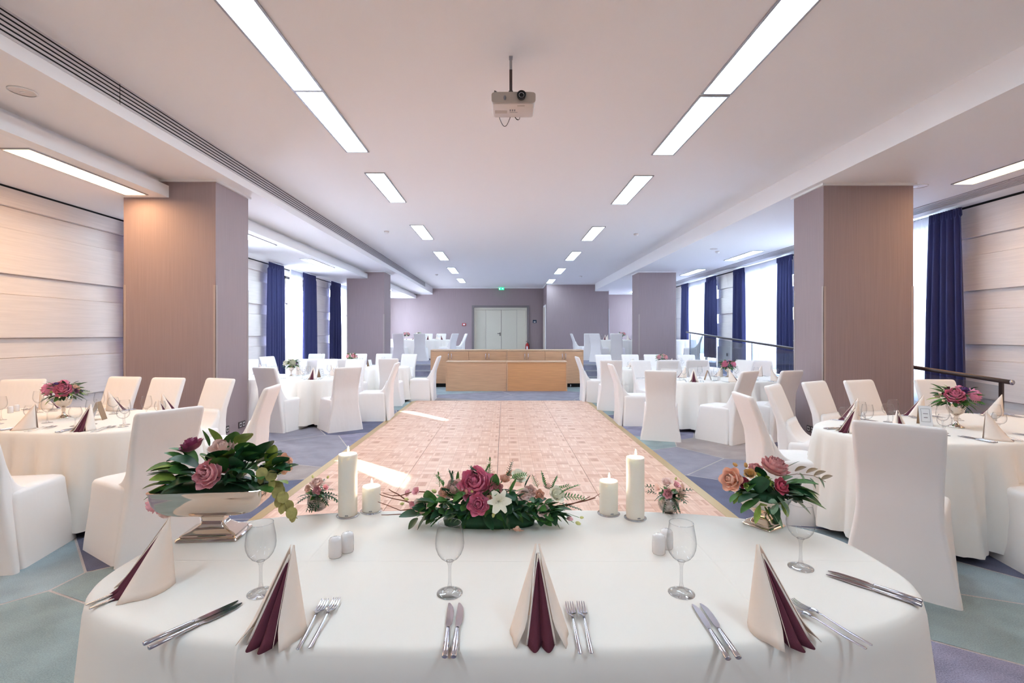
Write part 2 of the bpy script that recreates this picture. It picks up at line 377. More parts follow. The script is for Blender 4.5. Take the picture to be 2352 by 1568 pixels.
# side walls: boards between the windows
def wall_side(name, x, sgn, zs, wins, ztop, op):
    """x = board face; boards step in and out; wins = list of (opening y0, y1)"""
    m = MB(); ys = [YN]
    for a, b in wins: ys += [a, b]
    ys.append(YB)
    for i in range(0, len(ys), 2):
        for k in range(len(zs)-1):
            dep = 0 if k % 2 == 0 else .045
            xa = x+sgn*dep; xb = x+sgn*.3
            m.box(min(xa, xb), max(xa, xb), ys[i], ys[i+1], zs[k+1]+.006, zs[k]-.004)
        m.box(min(x+sgn*.06, x+sgn*.28), max(x+sgn*.06, x+sgn*.28), ys[i], ys[i+1], 0, ztop)
    for a, b in wins:
        xa, xb = x+sgn*.05, x+sgn*.3
        m.box(min(xa, xb), max(xa, xb), a, b, op[1], ztop); m.box(min(xa, xb), max(xa, xb), a, b, 0, op[0])
    return structure(m.build(name, 'board', smooth=False, bevel=.003))
LW = [(7.95, 10.2), (12.3, 14.5), (16.6, 18.9), (20.9, 23.2)]
RW = [(8.0, 10.4), (12.3, 14.8), (16.6, 19.1), (20.9, 23.3)]
wall_side('wall_left', XL, -1, [3.19, 2.97, 2.71, 2.17, 1.93, 1.41, 1.17, .62, 0], LW, ZL+.05, (.12, 3.05))
wall_side('wall_right', XR, 1, [3.41, 2.94, 2.66, 2.12, 1.83, 1.30, 1.06, .49, 0], RW, ZS+.05, (.3, 3.2))
sbox('shadow_strip_left', XL-.02, XL-.004, YN, YB, ZL-.022, ZL, 'slot_black'); sbox('shadow_strip_right', XR+.004, XR+.02, YN, YB, ZS-.03, ZS, 'slot_black')  # black strips paint in the shadow line where wall boards meet the ceiling
wn = 0
def window(x, sgn, y0, y1, z0, z1):
    global wn; wn += 1
    wd = structure(empty('window_%d' % wn, (x+sgn*.16, (y0+y1)/2, z0))); hw = (y1-y0)/2; hz = z1-z0
    m = MB()
    for a, b in ((-hw, -hw+.06), (hw-.06, hw), (-.05, .05)): m.box(-.03, .03, a, b, 0, hz)
    m.box(-.03, .03, -hw, hw, 0, .07); m.box(-.03, .03, -hw, hw, hz-.07, hz); m.box(-.03, .03, -hw, hw, 2.15, 2.2)
    m.build('window_frame', 'dark_steel', wd, smooth=False)
    MB().box(-.005, .005, -hw, hw, 0, hz).build('window_glass', 'pane', wd, smooth=False)
for a, b in LW: window(XL, -1, a, b, .12, 3.05)
for a, b in RW: window(XR, 1, a, b, .3, 3.2)

def pleats(x, sgn, y0, y1, z0, z1, mat, name, amp=.045, pitch=.13, flare=.05, seed=0, gap=None, header=True, lab=None, cat='curtain', group=None):
    """a hanging pleated curtain in the plane x; gap = (side, z low, width at top) cuts a slanted edge"""
    rr = random.Random(seed); N_ = max(24, int((y1-y0)/.014)); ph = rr.uniform(0, 6); zl = [0, .04, .08, .12, .16, .3, .6, 1.0, 1.6, 2.2, 2.8, 3.3]
    hgt = z1-z0; zl = [q for q in zl if q < hgt]+[hgt]; m = MB(); rings = []; yc = (y0+y1)/2
    js = [rr.uniform(-.35, .35) for _ in range(40)]
    for q in zl:
        z = z1-q; f = q/hgt; row = []
        for k in range(N_+1):
            u = k/N_; yy = y0+(y1-y0)*u
            lo, hi = y0, y1
            if gap and z > gap[1]:
                cut = gap[2]*(z-gap[1])/(z1-gap[1])
                if gap[0] > 0: hi = y1-cut
                else: lo = y0+cut
                yy = lo+(hi-lo)*u
            yy = yc+(yy-yc)*(1+flare*(f**.8 - .5)*1.6)
            p = (y0+(y1-y0)*u)/pitch; jj = js[int(p) % 40]
            a = amp*(.35 if q < .02 else (.55 if q < .13 else .6+.4*min(1, f*2)))
            xx = a*sin(2*pi*p+ph+jj*f)+a*.35*sin(2*pi*p*.5+ph*2+f*1.2)
            if header and q < .13: xx = .018*sin(2*pi*p*2.5+ph)-sgn*.0
            row.append((x+xx, yy, z))
        rings.append(row)
    m.loft(rings, False, False, closed=False)
    o = m.build(name, mat); so = o.modifiers.new('thickness', 'SOLIDIFY'); so.thickness = .003
    return tag(o, lab, cat, group)
# left: navy curtains and sheers per window
names = ['nearest', 'second', 'third', 'last']
LC = [(7.5, 8.4, 9.58, 10.5), (11.8, 12.66, 13.85, 14.8), (16.1, 17.0, 18.2, 19.0), (20.4, 21.2, 22.4, 23.3)]
RC = [(7.45, 8.12, 9.8, 10.6), (11.9, 12.62, 14.3, 15.0), (16.2, 17.05, 18.65, 19.4), (20.5, 21.3, 22.8, 23.5)]
gapc = {0: 9.44, 1: 12.95}
for i, (a, b, c, d) in enumerate(LC):
    if i > 0 or True:
        pleats(-5.66, 1, a, b+.02, .03, ZL-.01, 'navy', 'curtain', seed=i, lab='navy curtain hanging at the near edge of %s window, wall left of dance floor' % ('the '+names[i]), group='navy curtains')
    if i < 3:
        pleats(-5.66, 1, c, d, .03, ZL-.01, 'navy', 'curtain', seed=10+i, lab='navy curtain hanging at the far edge of %s window, wall left of dance floor' % ('the '+names[i]), group='navy curtains')
    if i in gapc:
        g = gapc[i]
        pleats(-5.73, 1, b-.15, g, .04, ZL-.01, 'sheer', 'sheer_curtain', .02, .09, .0, seed=20+i, gap=(1, 1.55, .27), lab='white sheer, near half, hanging in the %s window, wall left of dance floor' % names[i], group='white sheers')
        pleats(-5.74, 1, g, c+.15, .04, ZL-.01, 'sheer', 'sheer_curtain', .02, .09, .0, seed=30+i, gap=(-1, 1.55, .27), lab='white sheer, far half, hanging in the %s window, wall left of dance floor' % names[i], group='white sheers')
    else:
        pleats(-5.73, 1, b-.15, c+.15, .04, ZL-.01, 'sheer', 'sheer_curtain', .02, .09, .0, seed=20+i, lab='white sheer hanging in the %s window, wall left of dance floor' % names[i], group='white sheers')
for i, (a, b, c, d) in enumerate(RC):
    pleats(6.98, -1, a, b, .12+max(0, (a-5.4)*.0505), 3.40, 'navy', 'curtain', seed=40+i, flare=.18 if i == 0 else .1, lab='navy curtain hanging at the near edge of the %s window, ramp side' % names[i], group='navy curtains')
    if i < 3 and i > 0:
        pleats(6.98, -1, c, d, .06+max(0, (c-5.4)*.0505), 3.40, 'navy', 'curtain', seed=50+i, flare=.1, lab='navy curtain hanging at the far edge of the %s window, ramp side' % names[i], group='navy curtains')
    pleats(7.06, -1, b-.15, c+.15, .1+max(0, (b-5.4)*.0505)+.08, 3.40, 'sheer', 'sheer_curtain', .02, .09, 0, seed=60+i, lab='white sheer hanging in the %s window, ramp side' % names[i], group='white sheers')

# ------------------------------------------------------------------ columns
def column(name, x0, x1, y0, y1, z0, outx):
    """outx = x of the face turned to the dance floor"""
    c = structure(empty(name, (0, 0, 0)))
    MB().box(x0, x1, y0, y1, z0, ZS-.03).build('shaft', 'wallpaper', c, smooth=False)
    MB().box(x0-.03, x1+.03, y0-.03, y1+.03, ZS-.03, ZS).build('cap_trim', 'plaster_trim', c, smooth=False)
    for xx in (x0, x1):
        for yy in (y0, y1):
            if yy == y1 and xx != outx: continue
            sx = 1 if xx == x1 else -1; sy = 1 if yy == y1 else -1
            g = MB(); g.box(min(xx+sx*.004, xx-sx*.03), max(xx+sx*.004, xx-sx*.03), min(yy, yy+sy*.004), max(yy, yy+sy*.004), z0, 2.09)
            g.box(min(xx, xx+sx*.004), max(xx, xx+sx*.004), min(yy+sy*.004, yy-sy*.03), max(yy+sy*.004, yy-sy*.03), z0, 2.09)
            g.build('corner_guard', 'wall_guard', c, smooth=False)
pbr('wall_guard', (172, 156, 152), .4)
column('pillar', -4.88, -3.70, 6.31, 7.11, 0, -3.70)
column('pillar', 4.20, 5.38, 6.47, 7.13, 0, 4.20)
column('pillar', -4.96, -3.78, 15.5, 16.35, PZ-.01, -3.78)
column('pillar', 4.27, 5.45, 15.6, 16.4, PZ-.01, 4.27)
def outlet(loc, face, n, label):
    """face 'x+','x-','y-': where the plate looks"""
    o = empty('wall_outlet', loc, {'y-': 0, 'x+': pi/2, 'x-': -pi/2}[face], label, 'socket')
    w_ = .085*n; MB().box(-w_/2, w_/2, -.012, 0, -.045, .045).build('plate', 'socket', o, smooth=False, bevel=.004)
    for k in range(n):
        cx = -w_/2+.085*(k+.5); m = MB(); m.box(cx-.024, cx+.024, -.0135, -.012, -.026, .026); m.build('insert', 'socket_face', o, smooth=False)
        m = MB(); m.lathe([(0, 0), (.019, 0), (.019, .002), (0, .002)], 16, (0, 0, 0)); q = m.build('contact', 'socket', o); q.rotation_euler = (pi/2, 0, 0); q.location = (cx, -.0135, 0)
outlet((-3.70, 6.93, .19), 'x+', 2, 'double power socket low on pillar beside front left table')
outlet((-3.70, 6.56, .19), 'x+', 1, 'single socket peeking out behind chair beside the left front pillar')
outlet((4.20, 6.73, .16), 'x-', 2, 'double power socket low on pillar beside front right table')
outlet((-3.78, 15.75, .73), 'x+', 1, 'power socket on rear left pillar, nearer the dance floor')
outlet((-3.78, 16.05, .73), 'x+', 1, 'power socket on rear left pillar, nearer the end wall')
outlet((4.27, 15.95, .70), 'x-', 1, 'power socket on rear right pillar, nearer the end wall')
outlet((4.27, 15.75, .70), 'x-', 1, 'power socket on rear right pillar, nearer the dance floor')
outlet((7.16, 15.8, .80), 'x-', 1, 'power socket on boarded wall above the ramp')
outlet((-5.83, 15.7, .80), 'x+', 1, 'power socket on boarded wall between two left windows')

# ------------------------------------------------------------------ dance floor
df = empty('dance_floor', (-1.893, 10.64, 0), 0, 'pale parquet dance floor of square panels laid on the carpet', 'dance floor')
PW = .911
m = MB(); m.box(.0012, PW-.0025, -PW+.0025, -.0012, 0, .022); pan = m.build('floor_panel', 'parquet', df, smooth=False)
for i in range(4):
    for j in range(9):
        if i == 0 and j == 0: continue
        c = pan.copy(); COL.objects.link(c); c.parent = df; c.location = (i*PW, -j*PW, 0)
LN = 9*PW
for x0, x1, a, b in ((-.11, 0, -LN, 0), (4*PW, 4*PW+.11, -LN, 0)):
    m = MB(); hi, lo = (x1, x0) if x0 < 0 else (x0, x1)
    m.add([(lo, a, 0), (hi, a, 0), (hi, a, .022), (lo, a, .004), (lo, b, 0), (hi, b, 0), (hi, b, .022), (lo, b, .004)], [(0, 1, 2, 3), (4, 7, 6, 5), (3, 2, 6, 7), (0, 3, 7, 4), (1, 5, 6, 2), (0, 4, 5, 1)])
    m.build('edging', 'brass', df, smooth=False)
MB().box(0, 4*PW, 0, .012, 0, .021).build('edging', 'brass', df, smooth=False)
MB().box(0, 4*PW, -LN, 0, 0, .012).build('underlay', 'grey_ink', df, smooth=False)

# ------------------------------------------------------------------ ceiling lights, vents, detectors
def make_light(glow='panel'):
    r = empty('ceiling_light', (0, 0, 0), 0, '', 'ceiling light')
    m = MB(); a, L_ = .145, .775
    q_ = .02; m.box(-a, -a+q_, -L_, L_, -.012, 0); m.box(a-q_, a, -L_, L_, -.012, 0); m.box(-a+q_, a-q_, -L_, -L_+q_, -.012, 0); m.box(-a+q_, a-q_, L_-q_, L_, -.012, 0)
    m.build('frame', 'alu', r, smooth=False); MB().box(-a+q_, a-q_, -L_+q_, L_-q_, -.006, 0).build('diffuser', glow, r, smooth=False)
    return Proto(r)
light = make_light(); warm_light = make_light('panel_warm')
ordn = ['first', 'second', 'third', 'fourth', 'fifth', 'sixth', 'seventh', 'eighth']
i = 0
for y in (-3.6, -.25, 3.825, 5.375, 7.72, 11.05, 14.35, 17.65, 21.0):
    if y < 3: light((-1.83, y, ZC), 0, 'glowing ceiling panel in left main row behind camera, the %s one' % ('rearmost' if y < -2 else 'nearer'), 'recessed ceiling panels'); continue
    light((-1.83, y, ZC), 0, 'glowing recessed panel, %s from the camera in main ceiling row left of projector' % ordn[i], 'recessed ceiling panels'); i += 1
i = 0
for y in (-3.5, -.15, 3.89, 5.47, 7.84, 11.2, 14.4, 17.8, 21.2):
    if y < 3: light((2.01, y, ZC), 0, 'glowing ceiling panel in right main row behind camera, the %s one' % ('rearmost' if y < -2 else 'nearer'), 'recessed ceiling panels'); continue
    light((2.01, y, ZC), 0, 'glowing recessed panel, %s from the camera in main ceiling row right of projector' % ordn[i], 'recessed ceiling panels'); i += 1
for i, y in enumerate((-1.4, 2.0, 5.40, 8.9, 12.2, 18.9, 22.2)):
    (warm_light if y < 6 else light)((-4.61, y, ZL), 0, 'glowing panel, %s along the low ceiling strip above left tables' % ordn[i], 'recessed ceiling panels')
for i, y in enumerate((-1.1, 2.3, 5.72, 9.08, 12.45, 15.8, 19.15, 22.5)):
    (warm_light if y < 6 else light)((6.04, y, ZS), 0, 'glowing panel, %s along the ceiling above the ramp' % ordn[i], 'recessed ceiling panels')
for i in range(5):
    y0 = .15+4.325*i; y1 = y0+4.325
    v = empty('air_vent', (-3.5, y0, 3.55), 0, 'long black slotted air vent, %s length from the camera in ceiling step' % ordn[i], 'air vent', 'slot vents')
    MB().box(0, .004, 0, 4.32, 0, .185).build('backing', 'slot_black', v, smooth=False)
    for k in range(6):
        z = .0+k*.0355; MB().box(0, .009, .003, 4.317, z-.003, z+.0175).build('slat', 'vent_grey', v, smooth=False)
for i in range(5):
    y0 = 2.+4.3*i
    v = empty('air_vent', (6.46, y0, ZS), 0, 'grey slotted air vent over the ramp, %s length from the camera' % ordn[i], 'air vent', 'slot vents')
    MB().box(0, .32, 0, 4.29, -.004, 0).build('backing', 'slot_black', v, smooth=False)
    for k in range(6):
        x = k*.06; MB().box(x, x+.032, .003, 4.287, -.016, -.002).build('slat', 'vent_grey', v, smooth=False)
def make_det():
    r = empty('smoke_detector', (0, 0, 0), 0, '', 'smoke detector')
    MB().lathe([(0, 0), (.055, 0), (.055, -.018), (.045, -.022)], 20).build('base', 'white_plastic', r)
    MB().lathe([(.045, -.02), (.042, -.04), (.03, -.05), (0, -.052)], 20).build('sensor', 'plaster_trim', r); return Proto(r)
det = make_det()
for px, py, z, lb in ((888, 531, ZC, 'white smoke detector, larger one left of the main ceiling rows'), (1461, 537, ZC, 'white smoke detector right of the main ceiling rows'),
                     (1003, 630, ZC, 'small white smoke detector far left near end wall'), (1334, 634, ZC, 'small white smoke detector far right near end wall'), (1648, 577, ZS, 'white smoke detector on lower ceiling near the ramp lights')):
    Y = (z-H)*F/(VY-py); det(((px-VX)/F*Y, Y, z), 0, lb)
def make_spk():
    r = empty('ceiling_speaker', (0, 0, 0), 0, '', 'ceiling speaker')
    MB().lathe([(.088, 0), (.095, 0), (.095, -.008), (.084, -.01)], 32).build('rim', 'plaster_trim', r)
    m = MB(); m.lathe([(0, -.006), (.086, -.006)], 32); m.build('grille', 'white_plastic', r)
    MB().box(-.018, .018, -.006, .006, -.009, -.006).build('badge', 'plaster_trim', r, smooth=False); return Proto(r)
spk = make_spk()
for px, py, z, lb in ((52, 209, ZS, 'round white speaker in the left ceiling step'), (1640, 571, ZS, 'round white speaker in ceiling beyond the right pillar'), (2112, 427, ZS, 'round white speaker in ceiling beside the front right pillar')):
    Y = (z-H)*F/(VY-py); spk(((px-VX)/F*Y, Y, z), 0, lb, scale=1.0)
# exit sign, wall fittings
ex = empty('exit_sign', (-.13, YB-.35, ZC-.15), 0, 'small green glowing exit sign under the ceiling above the double door', 'exit sign')
MB().box(-.13, .13, -.02, .02, 0, .12).build('face', 'exit_green', ex, smooth=False)
m = MB(); m.box(-.10, -.075, -.023, -.02, .05, .09); m.box(-.115, -.06, -.023, -.02, .06, .068); m.box(-.1, -.085, -.023, -.02, .02, .05); m.box(-.085, -.065, -.023, -.02, .03, .04)
m.add([(.02, -.023, .06), (.05, -.023, .085), (.05, -.023, .035)], [(0, 1, 2)]); m.box(.05, .09, -.023, -.02, .052, .068); m.build('pictogram', 'exit_white', ex, smooth=False)
MB().box(-.01, .01, -.01, .01, .12, .15).build('hanger', 'alu', ex, smooth=False)
al = empty('fire_alarm_button', P(1066, 745, YB), 0, 'small red fire alarm box on the wall left of the double door', 'fire alarm')
MB().box(-.09, .09, -.05, 0, -.06, .06).build('box', 'red', al, smooth=False, bevel=.008); MB().box(-.05, .05, -.053, -.05, -.035, .03).build('window', 'paper', al, smooth=False)
sw = empty('control_panel', P(1228, 738, YB), 0, 'dark blue control panel on the wall right of the double door', 'control panel')
MB().box(-.095, .095, -.03, 0, -.075, .075).build('housing', 'darkblue', sw, smooth=False, bevel=.006); MB().box(-.05, .045, -.033, -.03, -.05, .0).build('display', 'socket_face', sw, smooth=False)
fe = empty('fire_extinguisher', (1.12, YB-.22, PZ), 0, 'red fire extinguisher standing at the foot of the double door', 'fire extinguisher')
MB().lathe([(0, 0), (.08, 0), (.085, .02), (.085, .42), (.06, .48), (.025, .5), (.025, .53), (0, .53)], 20).build('cylinder', 'red', fe)
m = MB(); m.tube([(0, 0, .53), (0, 0, .57), (-.05, -.02, .6)], .012); m.tube([(.02, 0, .55), (.09, 0, .5), (.1, 0, .35), (.09, 0, .2)], .01); m.build('valve', 'black', fe)
MB().box(-.045, .03, -.09, -.078, .2, .36).build('label_plate', 'paper', fe, smooth=False)

# ------------------------------------------------------------------ projector
pj = empty('projector', (.075, 4.03, 3.29), 0, 'white projector hanging upside down from a ceiling pole', 'projector')
m = MB(); rr = [rrect(.345, .24, 5, 32, z, 0, .03) for z in (0, .012, .09, .1)]
bd = MB(); bd.loft([rrect(.325, .235, 5, 32, 0, .01, .02), rrect(.335, .245, 5, 32, .006, .01, .024), rrect(.35, .25, 5, 32, .03, .01, .028), rrect(.354, .25, 5, 32, .085, .01, .028), rrect(.34, .235, 5, 32, .095, .01, .02)])
bd.build('body', 'white_plastic', pj)
m = MB(); pts = []
for k in range(32):
    t = 2*pi*k/32; c, s_ = cos(t), sin(t); pts.append((.176*math.copysign(abs(c)**.25, c), 0, .05+.044*math.copysign(abs(s_)**.35, s_)))
m.loft([[(x, -.118, z) for x, _, z in pts], [(x*.99, -.124, .05+(z-.05)*.98) for x, _, z in pts]], True, True); m.build('front_panel', 'grey_plastic', pj, angle=30)
ln = MB(); prof = [(.033, 0), (.036, .03), (.033, .034), (.026, .032), (.02, .02), (.018, .008), (0, .006)]
ln.lathe(prof, 28); lo = ln.build('lens', 'black', pj); lo.rotation_euler = (pi/2, 0, 0); lo.location = (.062, -.12, .058)
rg = MB().lathe([(.021, .026), (.019, .028), (.017, .024)], 24).build('lens_ring', 'steel', lo)
m = MB(); m.loft([[(x*.009-.07, -.1255, .045+z*.02) for x, z in [(cos(2*pi*k/16), sin(2*pi*k/16)) for k in range(16)]], [(x*.008-.07, -.127, .045+z*.019) for x, z in [(cos(2*pi*k/16), sin(2*pi*k/16)) for k in range(16)]]]); m.build('sensor_window', 'grey_ink', pj)
m = MB(); m.box(-.15, -.05, .0, .05, -.0012, 0); m.box(.03, .09, -.095, -.075, -.0015, 0); m.build('label_plate', 'grey_plastic', pj, smooth=False)
m = MB(); m.box(-.03, .035, .03, .034, -.0012, 0)
for k in range(3):
    for j in range(3): m.box(-.03+k*.018, -.02+k*.018, -.02+j*.012, -.013+j*.012, -.0012, 0)
m.build('markings', 'grey_ink', pj, smooth=False)
m = MB(); m.box(-.15, .06, .0, .02, .1, .112); m.box(-.15, -.13, -.09, .08, .1, .11); m.tube([(.05, 0, .106), (.09, -.03, .125), (.095, -.03, .095)], .007); m.tube([(-.13, -.08, .106), (-.15, -.1, .11), (-.15, -.1, .095)], .006); m.build('bracket', 'dark_steel', pj, smooth=False)
m = MB(); m.box(-.038, -.002, 0, .036, .11, .165); m.build('joint', 'dark_steel', pj, smooth=False, bevel=.004)
m = MB(); m.box(-.032, -.008, .006, .03, .165, .34); m.build('lower_pole', 'dark_steel', pj, smooth=False)
m = MB(); m.box(-.031, -.009, .007, .029, .34, .45); m.box(-.035, -.005, .003, .033, .43, .45); m.build('upper_pole', 'alu', pj, smooth=False)
m = MB(); m.tube([(-.12+.0, .12, .01)]+[(-.12+.1*(k/12), .13, .01-.085*sin(pi*k/12)) for k in range(1, 12)]+[(-.02, .12, .01)], .0025, 6); m.tube([(.01, .12, .01), (.03, .13, -.015), (.045, .13, -.02)], .004, 6); m.tube([(.045, .13, -.02), (.056, .13, -.012), (.058, .12, .01)], .002, 6); m.build('cable', 'black', pj)

# ------------------------------------------------------------------ bar: two tall cabinets and two benches
def cabinet(x0, x1, right, lab):
    c = empty('bar_cabinet', (x0, 13.5, 0), 0, lab, 'cabinet', 'oak bar cabinets'); w_ = x1-x0
    m = MB(); m.box(0, .022, 0, .5, .105, 1.0); m.box(w_-.022, w_, 0, .5, .105, 1.0); m.box(.022, w_-.022, .02, .5, .105, .98); m.build('carcass', 'oak', c, smooth=False)
    MB().box(0, w_, -.01, .5, 1.0, 1.028).build('worktop', 'oak_edge', c, smooth=False, bevel=.002)
    MB().box(.03, w_-.03, .06, .46, .0, .105).build('plinth', 'slot_black', c, smooth=False)
    n = 4; dw = (w_-.044)/n
    for k in range(n):
        a = .022+k*dw; dr = MB().box(a+.003, a+dw-.003, 0, .02, .108, .99).build('door', 'oak', c, smooth=False, bevel=.002)
        hx = a+dw-.045 if k % 2 == 0 else a+.045
        h = MB(); h.tube([(hx, 0, .93), (hx, -.028, .925), (hx, -.032, .87), (hx, -.032, .82), (hx, -.028, .775), (hx, 0, .77)], .007); h.build('handle', 'steel', dr)
    for px in (.14, w_-.35):
        q = MB(); q.lathe([(0, -.012), (.035, -.012), (.04, -.006), (.04, .006), (.035, .012), (0, .012)], 16); q = q.build('caster', 'steel', c); q.rotation_euler = (0, pi/2, 0); q.location = (px, .03, .042)
cabinet(-2.02, .072, False, 'tall oak bar cabinet with paired doors, left unit beside the steps')
cabinet(.078, 2.175, True, 'tall oak bar cabinet with paired doors, right unit beside the steps')
def bench(x0, x1, mat, lab):
    c = empty('bar_counter', (x0, 12.6, 0), 0, lab, 'counter', 'low oak counters'); w_ = x1-x0
    MB().box(0, w_, -.01, .45, .735, .76).build('worktop', 'oak_edge', c, smooth=False, bevel=.002)
    m = MB(); m.box(0, .03, 0, .44, 0, .735); m.box(w_-.03, w_, 0, .44, 0, .735); m.build('side_panel', 'oak', c, smooth=False)
    MB().box(.03, w_-.03, .012, .035, .0, .735).build('front_panel', mat, c, smooth=False)
bench(-1.494, .058, 'oak', 'low oak counter in front of the tall cabinets, paler left unit')
bench(.064, 1.617, 'oak_warm', 'low oak counter in front of the tall cabinets, more orange right unit')

# ------------------------------------------------------------------ glass rail along the ramp
ra = empty('ramp_railing', (5.72, 5.54, 0), 0, 'glass ramp railing with a round dark metal handrail', 'railing')
def rz_(y): return .915+.0615*y
m = MB(); m.tube([(0, 0, rz_(0)), (0, 9.9, rz_(9.9))], .026, 12); m.build('handrail', 'dark_steel', ra)
m = MB(); m.tube([(0, -.006, rz_(0)), (0, .004, rz_(0))], .029, 12); m.build('end_cap', 'steel', ra)
ys = [.12, 2.0, 3.9, 5.8, 7.7, 9.6]
for k, y in enumerate(ys):
    MB().box(-.012, .012, y-.02, y+.02, max(0, (y)*.04), rz_(y)-.02).build('post', 'dark_steel' if k == 0 else 'steel', ra, smooth=False)
    if k: 
        ya = ys[k-1]; yb = y; m = MB(); m.add([(x, yy, zz) for x in (-.005, .005) for yy, zz in ((ya+.03, max(.05, ya*.05+.06)), (yb-.03, yb*.05+.06), (yb-.03, rz_(yb)-.06), (ya+.03, rz_(ya)-.06))], [(0, 1, 2, 3), (7, 6, 5, 4), (0, 4, 5, 1), (1, 5, 6, 2), (2, 6, 7, 3), (3, 7, 4, 0)])
        m.build('glass_panel', 'rail_glass', ra, smooth=False)

# ------------------------------------------------------------------ covered chairs
def make_chair():
    r = empty('banquet_chair', (0, 0, 0), 0, '', 'chair')
    # seat and skirt: the front faces +y
    m = MB(); N_ = 48; rings = []
    for z, w_, d_, c, rad in ((.0, .53, .50, .03, .035), (.06, .52, .495, .03, .035), (.2, .495, .475, .025, .04), (.34, .475, .455, .02, .045), (.42, .468, .45, .018, .05), (.452, .465, .448, .018, .055), (.468, .45, .435, .018, .06), (.476, .41, .40, .018, .07), (.480, .30, .30, .018, .07)):
        ring = rrect(w_, d_, 5, N_, z, c, rad)
        if z < .3:   # loose fabric between the corners
            f = (1-z/.3); ring = [(x*(1-.045*f*(1-min(1, abs(abs(x)/(w_/2)-1)*1.0+abs(abs(y-c)/(d_/2)-0)*1.0))) if abs(x) > w_/2-.01 else x, (y-.012*f*cos(x/w_*2*pi)) if y > c+d_/2-.01 else y, zz+(.006*f if abs(x) < .2 and abs(y-c) < d_/2+.1 else 0)) for x, y, zz in ring]
        tp = .13*min(1, max(0, z-.02)/.3); ring = [(x*(1-tp*max(0, (c+d_/2-y)/d_)), y, zz) for x, y, zz in ring]
        rings.append(ring)
    m.loft(rings, False, True)
    m.build('seat_cover', 'cover', r)
    # back: a slab that bends from the floor to the leaning top
    m = MB(); rings = []
    def back(z):
        pts = [(0, -.262, .54, .05), (.08, -.255, .52, .055), (.25, -.243, .455, .07), (.40, -.238, .405, .085), (.48, -.238, .39, .105), (.56, -.245, .39, .09), (.66, -.268, .395, .07), (.78, -.31, .405, .062), (.88, -.348, .41, .058), (.945, -.372, .412, .052)]
        for a, b in zip(pts, pts[1:]):
            if z <= b[0]:
                t = (z-a[0])/(b[0]-a[0]); return [a[i]+(b[i]-a[i])*t for i in range(4)]
        return list(pts[-1])
    for z in (0, .05, .12, .2, .28, .36, .42, .46, .5, .54, .6, .66, .72, .78, .84, .9, .94):
        _, y, w_, t = back(z); rings.append(rrect(w_, t, 5, 32, z, y, min(t*.48, .028)))
    for z, y, w_, t in ((.958, -.377, .405, .044), (.967, -.380, .388, .030), (.970, -.381, .36, .014)): rings.append(rrect(w_, t, 5, 32, z, y, t*.48))
    m.loft(rings, False, True)
    # the cloth stretches from the seat up to the back
    rg = []
    for x, k in ((-.186, .0), (-.184, .6), (-.172, .93), (-.15, 1), (.15, 1), (.172, .93), (.184, .6), (.186, .0)):
        rg.append([(x, -.02-.195*q/10, .475-.012*(1-k)+k*.19*(q/10)**2.8) for q in range(11)]+[(x, -.215, .42), (x, -.02, .42)])
    m.loft(rg, True, True)
    m.build('back_cover', 'cover', r)
    return Proto(r)
chair = make_chair()
def put_chair(x, y, face, lab, z=0, group='covered banquet chairs'):
    return chair((x, y, z), R(face-90), lab, group)
